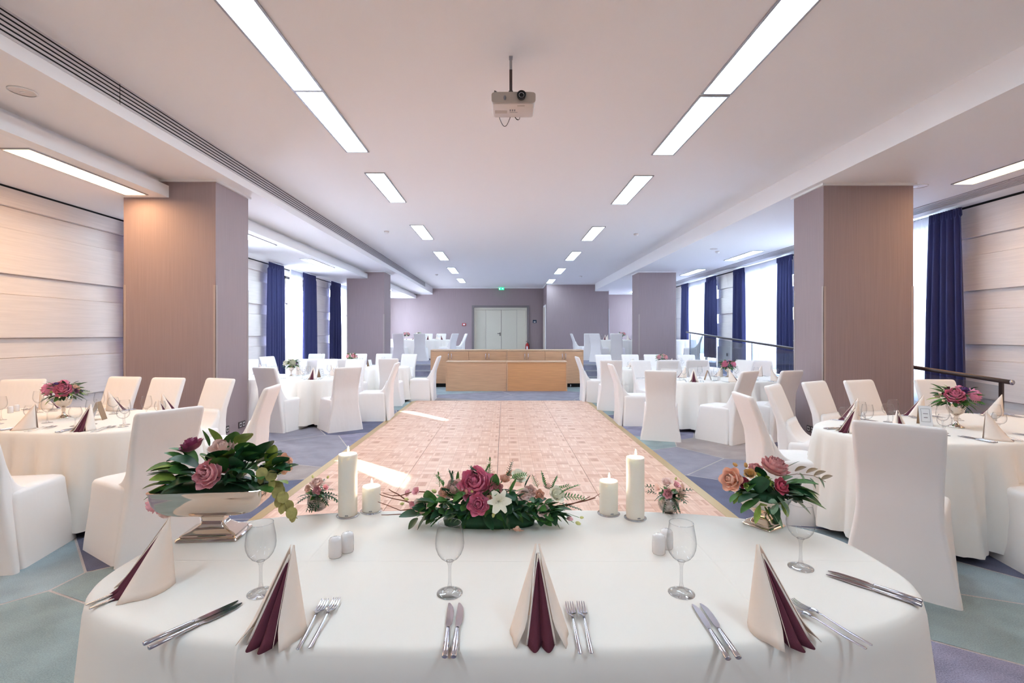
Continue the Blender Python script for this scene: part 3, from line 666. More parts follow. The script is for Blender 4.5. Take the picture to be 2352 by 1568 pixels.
CH = {
 'front left table': [(-3.28, 3.22, 100, 'its near long side, only the seat in frame'), (-2.50, 3.42, 148, 'its near corner, back turned to camera'), (-2.57, 4.62, 188, 'its end by the dance floor, seen side on'),
     (-3.27, 5.10, 250, 'its far side, nearest the dance floor'), (-3.83, 5.17, 262, 'its far side, middle one before pillar'), (-4.42, 5.30, 262, 'its far side before the navy curtain'), (-5.12, 4.98, 285, 'its far side by the boarded wall')],
 'front right table': [(2.40, 2.98, 49, 'its near corner, back turned to camera'), (3.44, 3.08, 80, 'its near long side, only the seat in frame'), (2.33, 4.0, -6, 'its dance floor end, seen side on'),
     (2.88, 4.52, -44, 'its far corner by the double socket'), (3.40, 4.78, -60, 'its far side before the pillar corner'), (3.90, 4.90, -72, 'its far side, centred before pillar'), (4.62, 4.95, -95, 'its far side behind the flowers')],
 'middle left table': [(-3.42, 7.58, 74, 'its near side, turned half away beside the pillar'), (-2.55, 7.62, 128, 'its near corner by the dance floor, pinkish back'), (-2.22, 8.48, 184, 'its dance floor end with sunlit back'),
     (-4.85, 9.15, -72, 'its far side against the pillar edge'), (-4.05, 9.35, -86, 'its far side behind the flowers'), (-3.48, 9.35, -90, 'its far side, middle one'), (-2.93, 9.20, -98, 'its far side nearest the dance floor')],
 'rear left table': [(-4.85, 10.65, -20, 'its window end, tilted'), (-3.72, 10.10, 88, 'its near side, grey back, second from dance floor'), (-3.08, 10.05, 90, 'its near side, grey back, between two white ones'), (-2.36, 10.24, 95, 'its near corner, back turned to camera'),
     (-1.82, 10.95, 180, 'its end beside the steps, seen side on'), (-2.42, 11.75, -104, 'its far side nearest the steps'), (-3.0, 11.95, -90, 'its far side, left of the steps'), (-3.6, 11.9, -86, 'its far side behind the pink roses'), (-4.65, 11.85, -90, 'its far side near window curtain')],
 'middle right table': [(2.22, 6.98, 72, 'its near corner, back turned to camera'), (3.04, 6.82, 124, 'its near side, left of two brown-shaded backs'), (3.74, 6.98, 112, 'its near side, right of two brown-shaded backs'), (2.12, 8.05, -3, 'its dance floor end, seen side on'),
     (2.64, 8.85, -76, 'its far side nearest the dance floor'), (3.16, 8.98, -88, 'its far side, second from dance floor'), (3.70, 9.02, -90, 'its far side before the flowers'), (4.22, 9.15, 205, 'its far side, turned to the flowers'), (4.74, 8.82, -97, 'its far side next to the pillar')],
 'rear right table': [(2.08, 9.62, 80, 'its near corner, back turned to camera'), (1.96, 10.72, 0, 'its dance floor end by bar cabinet'), (3.08, 9.62, 90, 'its near side, grey back left of the flowers'), (3.64, 9.68, 92, 'its near side, grey back right of the flowers'),
     (2.44, 11.35, -76, 'its far side by the steps'), (3.02, 11.45, -90, 'its far side, second from the steps'), (3.56, 11.5, -92, 'its far side behind the flowers'), (4.28, 11.3, -95, 'its far side nearest the ramp')],
}
for tb, lst in CH.items():
    for x, y, a, ph in lst: put_chair(x, y, a, 'white covered chair at %s: %s' % (tb, ph))
for x, y, a, ph in [(-3.74, 17.75, 88, 'left one of two backs above the steps'), (-2.98, 17.6, 92, 'right one of two backs above the steps'), (-2.12, 18.25, 150, 'grey back beside the cabinet'), (-1.86, 19.35, 196, 'white front with grey side near double door'),
                    (-3.16, 20.0, -90, 'far side, behind the burgundy napkin'), (-2.62, 19.85, -96, 'far side, nearest the door'), (-4.33, 18.3, 60, 'mostly hidden by the pillar')]:
    put_chair(x, y, a, 'white covered chair, platform left: %s' % ph, PZ)
for x, y, a, ph in [(2.98, 19.1, 0, 'side on, leftmost above cabinet'), (3.12, 18.1, 84, 'tall back left of the napkin'), (3.30, 16.95, 48, 'turned half away behind the big back'), (3.92, 17.0, 70, 'big back nearest the steps'),
                    (6.6, 19.5, -95, 'far end beside the navy curtain'), (6.45, 16.95, 158, 'grey one turned side on beyond the pillar')]:
    put_chair(x, y, a, 'white covered chair, platform right: %s' % ph, PZ)

# ------------------------------------------------------------------ tables and cloths
def cloth_mesh(a, b, n, h, drop, seed, nf, amp, flat=None):
    """a draped oval cloth; flat(t) scales the folds around the rim"""
    rr = random.Random(seed); NN = 240; m = MB(); base = sup(1, 1, n, NN)
    # even out the points along the rim
    pts = [(x*a, y*b) for x, y, _ in sup(1, 1, n, 2400)]; L_ = [0]
    for i in range(2400): L_.append(L_[-1]+math.dist(pts[i], pts[(i+1) % 2400]))
    per = L_[-1]; rim = []; j = 0
    for k in range(NN):
        s_ = per*k/NN
        while L_[j+1] < s_: j += 1
        rim.append(pts[j % 2400])
    nor = []
    for k in range(NN):
        p, q = rim[k-1], rim[(k+1) % NN]; dx, dy = q[0]-p[0], q[1]-p[1]; l = math.hypot(dx, dy); nor.append((dy/l, -dx/l))
    f = [0]*NN; ph = [rr.uniform(0, 2*pi) for _ in range(4)]
    for k in range(NN):
        u = k/NN*2*pi
        c = sin(nf*u+ph[0]+1.1*sin(3*u+ph[1]))
        c2 = abs(sin(nf*u/2+ph[0]+.9*sin(3*u+ph[1])))
        f[k] = (c2**.75-.45)*(.8+.4*sin(2*u+ph[2])) + .06*sin(2.3*nf*u+ph[3])
        if flat: f[k] *= flat(rim[k][0]/a, rim[k][1]/b)
    rings = []
    for s_ in (.3, .6, .82): rings.append([(x*s_, y*s_, h) for x, y in rim])
    rings.append([(x-nx*.045, y-ny*.045, h) for (x, y), (nx, ny) in zip(rim, nor)])
    rings.append([(x-nx*.032, y-ny*.032, h-.0002) for (x, y), (nx, ny) in zip(rim, nor)])
    rings.append([(x-nx*.020, y-ny*.020, h-.0008) for (x, y), (nx, ny) in zip(rim, nor)])
    rings.append([(x-nx*.008, y-ny*.008, h-.005) for (x, y), (nx, ny) in zip(rim, nor)])
    rings.append([(x, y, h-.016) for x, y in rim])
    for q in (.045, .08, .14, .22, .32, .44, .58, .72, .86, 1.0):
        g = q**.8; row = []
        for k in range(NN):
            o = .004+.055*q+amp*g*f[k]; (x, y), (nx, ny) = rim[k], nor[k]
            row.append((x+nx*o, y+ny*o, h-.016-(drop-.016)*q - (.012*f[k] if q == 1.0 else 0)))
        rings.append(row)
    m.loft(rings, True, False)
    return m
TD = {}   # label phrases of tables
def table(x, y, rot, a, b, z0, name_phrase, seed, amp=.05, nf=22, n=2.6, mat='cloth', drop=.69, flat=None, lab=None):
    h = .74
    t = empty('banquet_table', (x, y, z0), R(rot), 'oval folding table hidden under the white cloth, %s' % name_phrase, 'table')
    m = MB(); m.loft([sup(a-.02, b-.02, n, 64, h-.035), sup(a-.02, b-.02, n, 64, h-.006)]); m.build('tabletop', 'grey_plastic', t, smooth=False)
    for sx in (-1, 1):
        for sy in (-1, 1): MB().tube([(sx*a*.6, sy*b*.55, 0), (sx*a*.6, sy*b*.55, h-.035)], .018, 10).build('leg', 'steel', t)
    o = cloth_mesh(a, b, n, h, drop, seed, nf, amp, flat).build('tablecloth', mat); o.location = (x, y, z0); o.rotation_euler = (0, 0, R(rot))
    tag(o, lab or 'long white tablecloth draped to the floor over %s' % name_phrase, 'tablecloth', 'white tablecloths')
TABS = {'front left table': (-3.80, 4.22, -13, 1.2, .56), 'front right table': (3.60, 3.86, 13, 1.2, .56), 'middle left table': (-3.72, 8.32, -10, 1.2, .56), 'rear left table': (-3.3, 10.98, -8, 1.2, .56),
        'middle right table': (3.72, 7.90, 10, 1.22, .56), 'rear right table': (3.42, 10.52, 8, 1.2, .56)}
for i, (k, v) in enumerate(TABS.items()): table(v[0], v[1], v[2], v[3], v[4], 0, k, 11+i, amp=.19, nf=25)
table(-3.2, 18.8, -5, 1.2, .56, PZ, 'platform table left of the doors', 31)
table(-3.9, 21.3, 0, 1.2, .56, PZ, 'platform table closest to the end wall', 32)
table(4.45, 18.1, 8, 1.15, .56, PZ, 'platform table right of the bar', 33)
table(6.45, 18.3, 0, .62, .56, PZ, 'small platform table beyond the pillar', 34, nf=12)
table(0, 1.575, 0, 1.205, .46, 0, 'the large foreground table', 5, amp=.06, nf=16, n=2.9, mat='cloth_creased', flat=lambda x, y: .15 if (y < -.5 and abs(x) < .7) else (1 if abs(x) > .8 else .6),
      lab='wide cream tablecloth with fold creases covering the foreground table with candles')

# ------------------------------------------------------------------ napkins, cutlery, glasses
def make_napkin():
    """tent-folded napkin: upright ridge at the back, two cream wings, burgundy pleats between them. opens to -y"""
    m = MB(); h = .187
    def wing(s_):
        s = s_
        A = Vector((0, .045, h)); rows = []
        back = lambda t: Vector((s*(.006+.012*t), .045+.012*t, h*(1-t)))
        front = lambda t: Vector((s*(.002+.037*t), .043-.118*t, h*(1-t)+.001))
        for q in range(13):
            t = q/12; b0, f0 = back(t), front(t); row = []
            for k in range(9):
                u = k/8; p = b0.lerp(f0, u); bulge = sin(pi*min(1, u*1.02))**.8*.042*t; p = p+Vector((s*bulge, 0, 0))
                if k > 6 and t > .8: p = p+Vector((s*.018*(t-.8)/.2*(k-6)/2, -.006*(t-.8)/.2, 0))
                row.append(p)
            rows.append(row)
        m.loft(rows, False, False, closed=False)
        # inner second layer folded back at the foot
        rows = []
        for q in range(9):
            t = .12+.88*q/8; f0 = front(t); row = []
            for k in range(5):
                u = k/4; row.append(Vector((f0.x-s*(.004+.022*u*t), f0.y+.004+.03*u*t-.003*t, f0.z+.002)))
            rows.append(row)
        m.loft(rows, False, False, closed=False)
    wing(1); wing(-1)
    o = m.build('folded_napkin', 'napkin'); so = o.modifiers.new('thickness', 'SOLIDIFY'); so.thickness = .0012
    tag(o, '', 'napkin')
    m = MB(); rows = []; hh = h*.87
    for q in range(15):
        t = q/14; z = hh*(1-t)+.0015; w_ = .003+.028*t; yb = .040-.120*t; d = .004+.012*t; row = []
        for k in range(25):
            u = -1+2*k/24; x = u*w_
            lobe = abs(sin(pi*u)) ; y = yb+.012*t*1 - d*lobe*1.0 + (.0)
            zz = z + (.0 if t < .9 else -.0)
            if q == 14: zz = .0008; y -= .012*lobe
            row.append((x, y, zz))
        rows.append(row)
    m.loft(rows, False, False, closed=False)
    for s in (-1, 1):
        r2 = []
        for q in range(8):
            t = q/7; z = hh*(1-t)+.0015; w_ = .003+.028*t; yb = .040-.120*t+.012*t; r2.append([(s*w_, yb, z), (s*(w_*.75), yb+.03*t+.004, z+.001)])
        m.loft(r2, False, False, closed=False)
    b = m.build('burgundy_lining', 'burgundy', o); so = b.modifiers.new('thickness', 'SOLIDIFY'); so.thickness = .001
    b['label'] = 'burgundy inner napkin in two pleats'
    return Proto(o)
napkin = make_napkin()
def make_knife():
    r = empty('table_knife', (0, 0, 0), 0, '', 'knife'); m = MB()
    rings = []
    for y, w_, t in ((-.113, .010, .008), (-.112, .014, .0095), (-.06, .0135, .0095), (-.01, .0105, .0075), (-.004, .009, .006)):
        rings.append([(w_/2*cos(2*pi*k/12), y, .005+t/2*sin(2*pi*k/12)) for k in range(12)])
    m.loft(rings); m.build('handle', 'steel', r)
    m = MB(); rings = []
    for y, xl, xr, t in ((-.006, -.004, .004, .004), (.004, -.0045, .005, .003), (.012, -.006, .009, .0022), (.03, -.0065, .0105, .002), (.06, -.0065, .0105, .0018), (.085, -.0065, .0085, .0016), (.1, -.0062, .003, .0014), (.108, -.0055, -.002, .001)):
        rings.append([(xl, y, .004-t/2), (xr, y, .0035), (xr, y, .0045), (xl, y, .004+t/2)])
    m.loft(rings); m.build('blade', 'steel', r, angle=30); return Proto(r)
def make_fork():
    r = empty('table_fork', (0, 0, 0), 0, '', 'fork'); m = MB(); rings = []
    for y, w_, z, t in ((-.1, .006, .002, .002), (-.098, .0095, .002, .0025), (-.05, .009, .004, .003), (-.01, .006, .008, .003), (.015, .0055, .011, .003), (.03, .007, .011, .0028)):
        rings.append([(w_/2*cos(2*pi*k/10), y, z+t/2*sin(2*pi*k/10)) for k in range(10)])
    m.loft(rings); m.build('handle', 'steel', r)
    m = MB(); rings = []
    for y, w_, z in ((.028, .007, .011), (.034, .013, .010), (.042, .0215, .008), (.052, .0235, .006)):
        rings.append([(-w_/2, y, z+.002), (-w_/4, y, z), (w_/4, y, z), (w_/2, y, z+.002), (w_/2, y, z+.0032), (w_/4, y, z+.0014), (-w_/4, y, z+.0014), (-w_/2, y, z+.0032)])
    m.loft(rings)
    for k in range(4):
        x = -.0100+k*.00667; rg = []
        for y, z, w_ in ((.051, .0065, .0036), (.065, .005, .0032), (.08, .005, .0028), (.095, .008, .0022), (.1, .010, .0012)):
            xx = x*(1-.12*(y-.051)/.05); rg.append([(xx-w_/2, y, z), (xx+w_/2, y, z), (xx+w_/2, y, z+.0016), (xx-w_/2, y, z+.0016)])
        m.loft(rg)
    m.build('tines', 'steel', r, angle=35); return Proto(r)
knife = make_knife(); fork = make_fork()
def make_glass(kind):
    r = empty('wine_glass' if kind == 'wine' else 'water_goblet', (0, 0, 0), 0, '', 'glass')
    if kind == 'wine':
        prof = [(.004, .088), (.012, .0905), (.024, .099), (.033, .111), (.0385, .126), (.040, .140), (.0385, .158), (.0355, .175), (.0325, .192), (.0323, .1955)]; foot, st, zt = .036, .0045, .088
    else:
        prof = [(.004, .064), (.014, .066), (.028, .073), (.038, .086), (.0425, .102), (.042, .118), (.038, .133), (.0335, .145), (.033, .1475)]; foot, st, zt = .034, .0045, .064
    m = MB(); m.lathe([(r_*1.0, z) for r_, z in prof], 36); m.build('bowl', 'thin_glass', r)
    rm = MB(); n = 36; R_ = prof[-1][0]; z = prof[-1][1]; rg = []
    for k in range(n+1):
        t = 2*pi*k/n; rg.append([((R_+.0009*cos(q))*cos(t), (R_+.0009*cos(q))*sin(t), z+.0009*sin(q)) for q in [2*pi*j/6 for j in range(6)]])
    rm.loft(rg, False, False); rm.build('rim', 'stem_glass', r)
    m = MB(); m.lathe([(0, 0), (foot, 0), (foot, .0015), (foot*.8, .003), (foot*.4, .006), (.010, .010), (.0062, .018), (st, .03), (st*.85, zt*.6), (st, zt-.012), (.0075, zt-.003), (.011, zt+.002), (.004, zt+.0035), (0, zt+.003)], 28); m.build('stem', 'stem_glass', r)
    return Proto(r)
wine = make_glass('wine'); goblet = make_glass('goblet')
def make_shaker():
    m = MB(); m.lathe([(0, 0), (.019, 0), (.0205, .003), (.021, .03), (.020, .054), (.017, .060), (.009, .0635), (0, .0645)], 28)
    o = m.build('salt_shaker', 'ceramic'); tag(o, '', 'shaker')
    m = MB()
    for k in range(5):
        a = 2*pi*k/5; m.lathe([(0, 0), (.0012, 0)], 6, (.004*cos(a), .004*sin(a), .0655))
    m.build('holes', 'black', o); return Proto(o)
shaker = make_shaker()
TT = .7405
def at(px, py): v = T(px, py); return (v.x, v.y, TT)
def ang(p, q):
    a, b = T(*p), T(*q); return math.atan2(b.y-a.y, b.x-a.x)-pi/2   # rotation that turns +y from p to q
def mid(p, q):
    a, b = T(*p), T(*q); return ((a.x+b.x)/2, (a.y+b.y)/2, TT)
FG = 'on the foreground table'
napkin((.085, 1.205, TT), 0, 'cream napkin folded tall with burgundy pleats, centre of foreground table', 'foreground napkins')
napkin((-.545, 1.20, TT), R(-13), 'cream and burgundy napkin beside the left knives %s' % FG, 'foreground napkins')
napkin((.66, 1.205, TT), R(20), 'cream and burgundy napkin turned aside at the right %s' % FG, 'foreground napkins')
napkin((-1.005, 1.40, TT), R(-50), 'cream napkin showing its broad side, below the silver footed bowl', 'foreground napkins')
for p, q, lb in (((1022, 1510), (1035, 1388), 'left knife of the pair below the centre wine glass'), ((1042, 1510), (1058, 1388), 'right knife of the pair below the centre wine glass'),
                 ((1670, 1514), (1594, 1392), 'left knife of the pair between centre and right napkins'), ((1694, 1512), (1612, 1390), 'right knife of the pair between centre and right napkins'),
                 ((333, 1482), (550, 1383), 'upper knife of the diagonal pair left of napkin'), ((342, 1493), (561, 1387), 'lower knife of the diagonal pair left of napkin'),
                 ((2110, 1392), (1900, 1322), 'lower knife of pair at the right end of the cloth'), ((2110, 1382), (1905, 1314), 'upper knife of pair at the right end of the cloth')):
    knife(mid(p, q), ang(p, q), lb, 'foreground knives')
for p, q, lb in (((1334, 1510), (1306, 1386), 'left fork of the pair beside the centre napkin'), ((1360, 1508), (1332, 1386), 'right fork of the pair beside the centre napkin'),
                 ((682, 1496), (748, 1382), 'left fork of pair between two left napkins and centre'), ((708, 1494), (776, 1378), 'right fork of pair between two left napkins and centre'),
                 ((195, 1392), (388, 1318), 'upper fork of pair beside the broadside napkin'), ((205, 1400), (398, 1326), 'lower fork of pair beside the broadside napkin'),
                 ((2003, 1484), (1892, 1424), 'upper fork of pair half hidden behind the right napkin'), ((1990, 1492), (1876, 1432), 'lower fork of pair half hidden behind the right napkin')):
    if 'hidden' in lb:   # only the handle shows: place it from the handle's end
        e, a_ = T(*p), ang(p, q); fork((e.x-.1*sin(a_), e.y+.1*cos(a_), TT), a_, lb, 'foreground forks')
    else: fork(mid(p, q), ang(p, q), lb, 'foreground forks')
for p, lb in (((1033, 1362), 'empty wine glass in front of the floral centrepiece'), ((1565, 1362), 'empty wine glass overlapping the right salt shaker'), ((599, 1362), 'empty wine glass behind the left foreground napkin'), ((1839, 1303), 'empty wine glass in front of right silver footed bowl')):
    wine(at(*p), 0, lb, 'foreground wine glasses')
for p, lb in (((770, 1278), 'white ceramic shaker, front one of the left pair'), ((798, 1266), 'white ceramic shaker, rear one of the left pair'), ((1513, 1270), 'white ceramic shaker beside the right wine glass'), ((1531, 1258), 'white ceramic shaker half hidden behind the right wine glass')):
    shaker(at(*p), 0, lb, 'salt and pepper shakers')

# ------------------------------------------------------------------ candles
def candle(px, py, h, r, lab):
    c = empty('pillar_candle', at(px, py), 0, lab, 'candle')
    m = MB(); m.lathe([(0, .004), (r*.97, .004), (r, .008), (r, h-.006), (r*.96, h-.001), (r*.85, h), (r*.6, h-.004), (r*.3, h-.007), (0, h-.008)], 36); m.build('wax', 'candle', c)
    MB().lathe([(0, 0), (r+.006, 0), (r+.008, .002), (r+.008, .004), (0, .004)], 36).build('dish', 'thin_glass', c)
    MB().tube([(0, 0, h-.008), (.001, 0, h+.004), (.002, 0, h+.009)], .001, 6).build('wick', 'wick', c)
    MB().lathe([(0, 0), (.0032, .004), (.0045, .009), (.0036, .016), (.0016, .023), (0, .028)], 12).build('flame', 'flame', c, loc=(.002, 0, h+.003))
    m = MB()
    for k in range(5): 
        a = -pi/2+.02+k*.07; m.box(r*cos(a)-.001, r*cos(a)+.001, -r-.0004 if False else r*sin(a)-.0006, r*sin(a)+.0004, .010, .0125+(k % 2)*.002)
    m.build('print', 'grey_ink', c, smooth=False)
    l = bpy.data.lights.new('candle_flame', 'POINT'); l.energy = .9; l.color = (1, .8, .6); l.shadow_soft_size = .006; lo = bpy.data.objects.new('candle_flame', l); COL.objects.link(lo); lo.location = (at(px, py)[0], at(px, py)[1]-.0, TT+h+.022)
candle(799, 1184, .246, .0365, 'tall ivory pillar candle, lit, left of centrepiece')
candle(853, 1174, .104, .0365, 'short squat ivory candle, lit, left of centrepiece')
candle(1398, 1180, .135, .0365, 'short ivory pillar candle, lit, right of centrepiece')
candle(1459, 1190, .240, .0350, 'tall ivory pillar candle, lit, right of centrepiece')

# ------------------------------------------------------------------ flowers
MESH = {}
def frame(axis):
    a = Vector(axis).normalized(); t = Vector((0, 0, 1)) if abs(a.z) < .9 else Vector((1, 0, 0)); u = a.cross(t).normalized(); return u, a.cross(u).normalized(), a
def bloom(kind, seed=0):
    """a flower head of unit radius, axis +z"""
    rr = random.Random(seed); m = MB()
    def petal(az, L_, W_, t0, t1, r0, z0, cup=.5, ruff=0., curl=0., n=6, k_=6):
        rows = []; r = r0; z = z0
        for i in range(n+1):
            s = i/n; tl = t0+(t1-t0)*s**1.3; tl += curl*max(0, s-.75)*4
            if i: r += sin(tl)*L_/n; z += cos(tl)*L_/n
            wd = W_*(sin(pi*(.12+.80*s**.8)))**.7; row = []
            for j in range(k_+1):
                u = -1+2*j/k_; lat = u*wd; dep = cup*wd*u*u*.6; e = ruff*rr.uniform(-1, 1)*s
                rad = r-dep*cos(tl)+e; zz = z+dep*sin(tl)*.6+e*.7-(.05*L_*abs(u)**3*s if s > .85 else 0)
                x = rad*cos(az)-lat*sin(az); y = rad*sin(az)+lat*cos(az); row.append((x, y, zz))
            rows.append(row)
        m.loft(rows, False, False, closed=False)
    if kind == 'rose':
        for k in range(3): petal(k*2*pi/3+.2, .62, .22, .10, -.55, .03, .12, 1.3)
        for k in range(4): petal(k*pi/2+.6, .72, .34, .55, -.55, .05, .04, 1.2, curl=.15)
        for k in range(5): petal(k*2*pi/5+.5, .86, .46, .95, -.45, .07, -.08, 1.1, curl=.35)
        for k in range(5): petal(k*2*pi/5+1.1, 1.0, .56, 1.35, -.15, .08, -.2, 1.0, .015, curl=.55)
        for k in range(6): petal(k*pi/3+.2, 1.12, .62, 1.7, .15, .08, -.28, .9, .02, curl=.7)
    elif kind == 'peony':
        for k in range(26):
            q = rr.uniform(0, .5); petal(rr.uniform(0, 2*pi), rr.uniform(.55, .8), .17, .1+q*1.2, rr.uniform(-.7, -.1), .03+q*.35, .05-q*.2, 1.0, .05, curl=.25, n=5, k_=5)
        for ring, (n_, L_, w_, a, b, z0) in enumerate(((9, .88, .30, .95, -.45, -.08), (9, 1.0, .38, 1.3, -.30, -.18), (8, 1.12, .50, 1.65, -.05, -.28), (7, 1.2, .62, 1.95, .25, -.36))):
            for k in range(n_): petal(k*2*pi/n_+ring*.5+rr.uniform(-.12, .12), L_*rr.uniform(.92, 1.05), w_, a, b, .08, z0, .9, .04, curl=.35)
    elif kind == 'open':   # lisianthus like cup
        for k in range(5): petal(k*2*pi/5, 1.0, .55, .9, .25, .08, -.2, .5, .02, curl=1.1)
        for k in range(5): petal(k*2*pi/5+.6, .8, .42, .7, .0, .06, -.15, .6, .02, curl=.6)
        m.lathe([(.05, -.1), (.1, .15), (.06, .32), (0, .35)], 8)
    elif kind == 'lily':   # alstroemeria
        for k in range(6): petal(k*pi/3, 1.15, .26 if k % 2 else .36, .45, 1.35, .08, -.2, .35, .01, curl=.6)
        for k in range(6): a = k*pi/3+.3; m.tube([(0, 0, -.1), (.15*cos(a), .15*sin(a), .4), (.35*cos(a), .35*sin(a), .6)], .02, 5)
    elif kind == 'bud':
        m.lathe([(.05, -.6), (.35, -.4), (.5, 0), (.42, .4), (.2, .75), (0, .85)], 9)
        for k in range(3): petal(k*2*pi/3, 1.3, .3, .6, -.3, .1, -.45, .9)
    return m
HB = .0; HS = 1.0
def head(kind, colour, pos, r, axis, parent, seed=0):
    key = (kind, colour, seed % 3)
    if key not in MESH:
        o = bloom(kind, seed % 3).build(dict(rose='rose', peony='peony', open='lisianthus', lily='alstroemeria', bud='flower_bud')[kind], colour, parent); MESH[key] = o.data
    else:
        o = bpy.data.objects.new(dict(rose='rose', peony='peony', open='lisianthus', lily='alstroemeria', bud='flower_bud')[kind], MESH[key]); COL.objects.link(o); o.parent = parent
    pos = Vector(pos)+Vector(axis).normalized()*r*HB; r *= HS; o.location = pos; o.scale = (r,)*3; o.rotation_euler = Vector(axis).to_track_quat('Z', 'Y').to_euler(); return o
LS = 1.0
def leaf(m, base, d, L_, W_, droop=.3, mi=0, roll=0, shape='leaf', fold=.25):
    L_ *= LS; W_ *= LS; d = Vector(d).normalized(); side = d.cross(Vector((0, 0, 1)))
    if side.length < .05: side = Vector((1, 0, 0))
    side = (Matrix.Rotation(roll, 3, d) @ side.normalized()); p = Vector(base); rows = []; n = 7; dd = d.copy()
    for i in range(n+1):
        s = i/n; w_ = (sin(pi*min(1, s*.93+.05))**(.8 if shape == 'leaf' else .55))*W_
        if shape == 'heart': w_ = W_*math.sqrt(max(0, 1-(2*s-1)**2))*(1.0 if s < .98 else .3)
        up = side.cross(dd).normalized()
        rows.append([p-side*w_+up*w_*fold, p, p+side*w_+up*w_*fold])
        dd = (dd+Vector((0, 0, -droop/n))).normalized(); p = p+dd*(L_/n)
    m.loft(rows, False, False, mi=mi, closed=False)
def sprig(m, base, d, L_, n_, lw, mi=0, droop=.3, rr=rnd):
    """a stem with paired leaflets"""
    d = Vector(d).normalized(); p = Vector(base); pts = [p.copy()]; dd = d.copy(); side = d.cross(Vector((0, 0, 1))).normalized() if abs(d.z) < .98 else Vector((1, 0, 0))
    side = Matrix.Rotation(rr.uniform(-.8, .8), 3, d) @ side
    for i in range(n_):
        dd = (dd+Vector((0, 0, -droop/n_))+Vector((rr.uniform(-.04, .04),)*3)).normalized(); p = p+dd*(L_/n_); pts.append(p.copy())
        for s in (-1, 1): leaf(m, p, (side*s*.9+dd*.6+Vector((0, 0, .1))), lw*rr.uniform(2.2, 3.0)*(1-.4*i/n_), lw*.42*(1-.3*i/n_), .15, mi, 0)
    leaf(m, p, dd, lw*2.4, lw*.4, .1, mi); m.tube(pts, .0011, 5, mi)
GREENS = ['leaf_dark', 'leaf', 'leaf_light', 'leaf_olive', 'leaf_sage', 'leaf_brown']

def world(px, py, Y, org): return P(px, py, Y)-Vector(org)

HS = 1.15; HB = .55
# big silver footed bowl, left
def rect_bowl(o, s=1.0, wx=1.0, name='silver_bowl'):
    m = MB(); N_ = 48; rings = []
    for z, w_, d_ in ((0, .205, .135), (.004, .208, .138), (.010, .203, .133), (.013, .185, .118), (.018, .187, .12), (.022, .178, .112), (.030, .13, .085), (.042, .095, .062), (.052, .078, .052), (.066, .074, .050), (.074, .080, .054), (.078, .098, .066), (.082, .14, .085), (.087, .22, .11), (.096, .29, .13), (.112, .335, .150), (.132, .360, .162), (.155, .372, .170), (.172, .376, .174), (.175, .382, .178), (.178, .382, .178), (.178, .368, .164), (.165, .360, .156), (.145, .34, .146)):
        rings.append([(x*wx*s, y*s, zz*s) for x, y, zz in rrect(w_, d_, 6, N_, z, 0, .008 if z < .08 else .022)])
    m.loft(rings, True, True); return m.build(name, 'silver', o, angle=40)
org = (T(494, 1228).x, T(494, 1228).y, TT)
A = empty('footed_flower_bowl', org, R(4), 'rectangular silver footed bowl overflowing with roses and trailing leaves', 'flower arrangement')
rect_bowl(A)
A.rotation_euler = (0, 0, 0); A.children[0].rotation_euler = (0, 0, R(5))
Yb = org[1]
def wp(px, py, dy=0): return P(px, py, Yb+dy)-Vector(org)
m = MB(); m.loft([[(x*.93, y*.93, .138+z) for x, y, _ in rrect(.33, .14, 6, 32, 0, 0, .02)] for z in (0, .035)]+[[(x*.6, y*.6, .195) for x, y, _ in rrect(.33, .14, 6, 32, 0, 0, .02)]]); m.build('moss', 'leaf_dark', A).rotation_euler = (0, 0, R(5))
for k, c, px, py, dy, r, ax in (('rose', 'plum', 447, 1038, .03, .040, (-.35, -.2, 1)), ('rose', 'blush', 515, 1042, .01, .042, (.15, -.55, .9)), ('peony', 'rose', 488, 1092, -.075, .043, (-.05, -1, .45)), ('rose', 'peach', 640, 1068, .0, .034, (.9, -.4, .3)),
                                ('rose', 'rose', 368, 1150, .05, .034, (-.6, -.5, -.4)), ('rose', 'blush', 385, 1165, .07, .028, (-.2, -.3, -1)), ('rose', 'rosewood', 515, 1063, .0, .034, (.1, -.9, .1)), ('bud', 'peach', 605, 1048, .03, .018, (.4, 0, 1))):
    head(k, c, wp(px, py, dy), r, ax, A, len(c))
HS = 1.0; HB = 0; LS = 1.4; m = MB(); rr = random.Random(3)
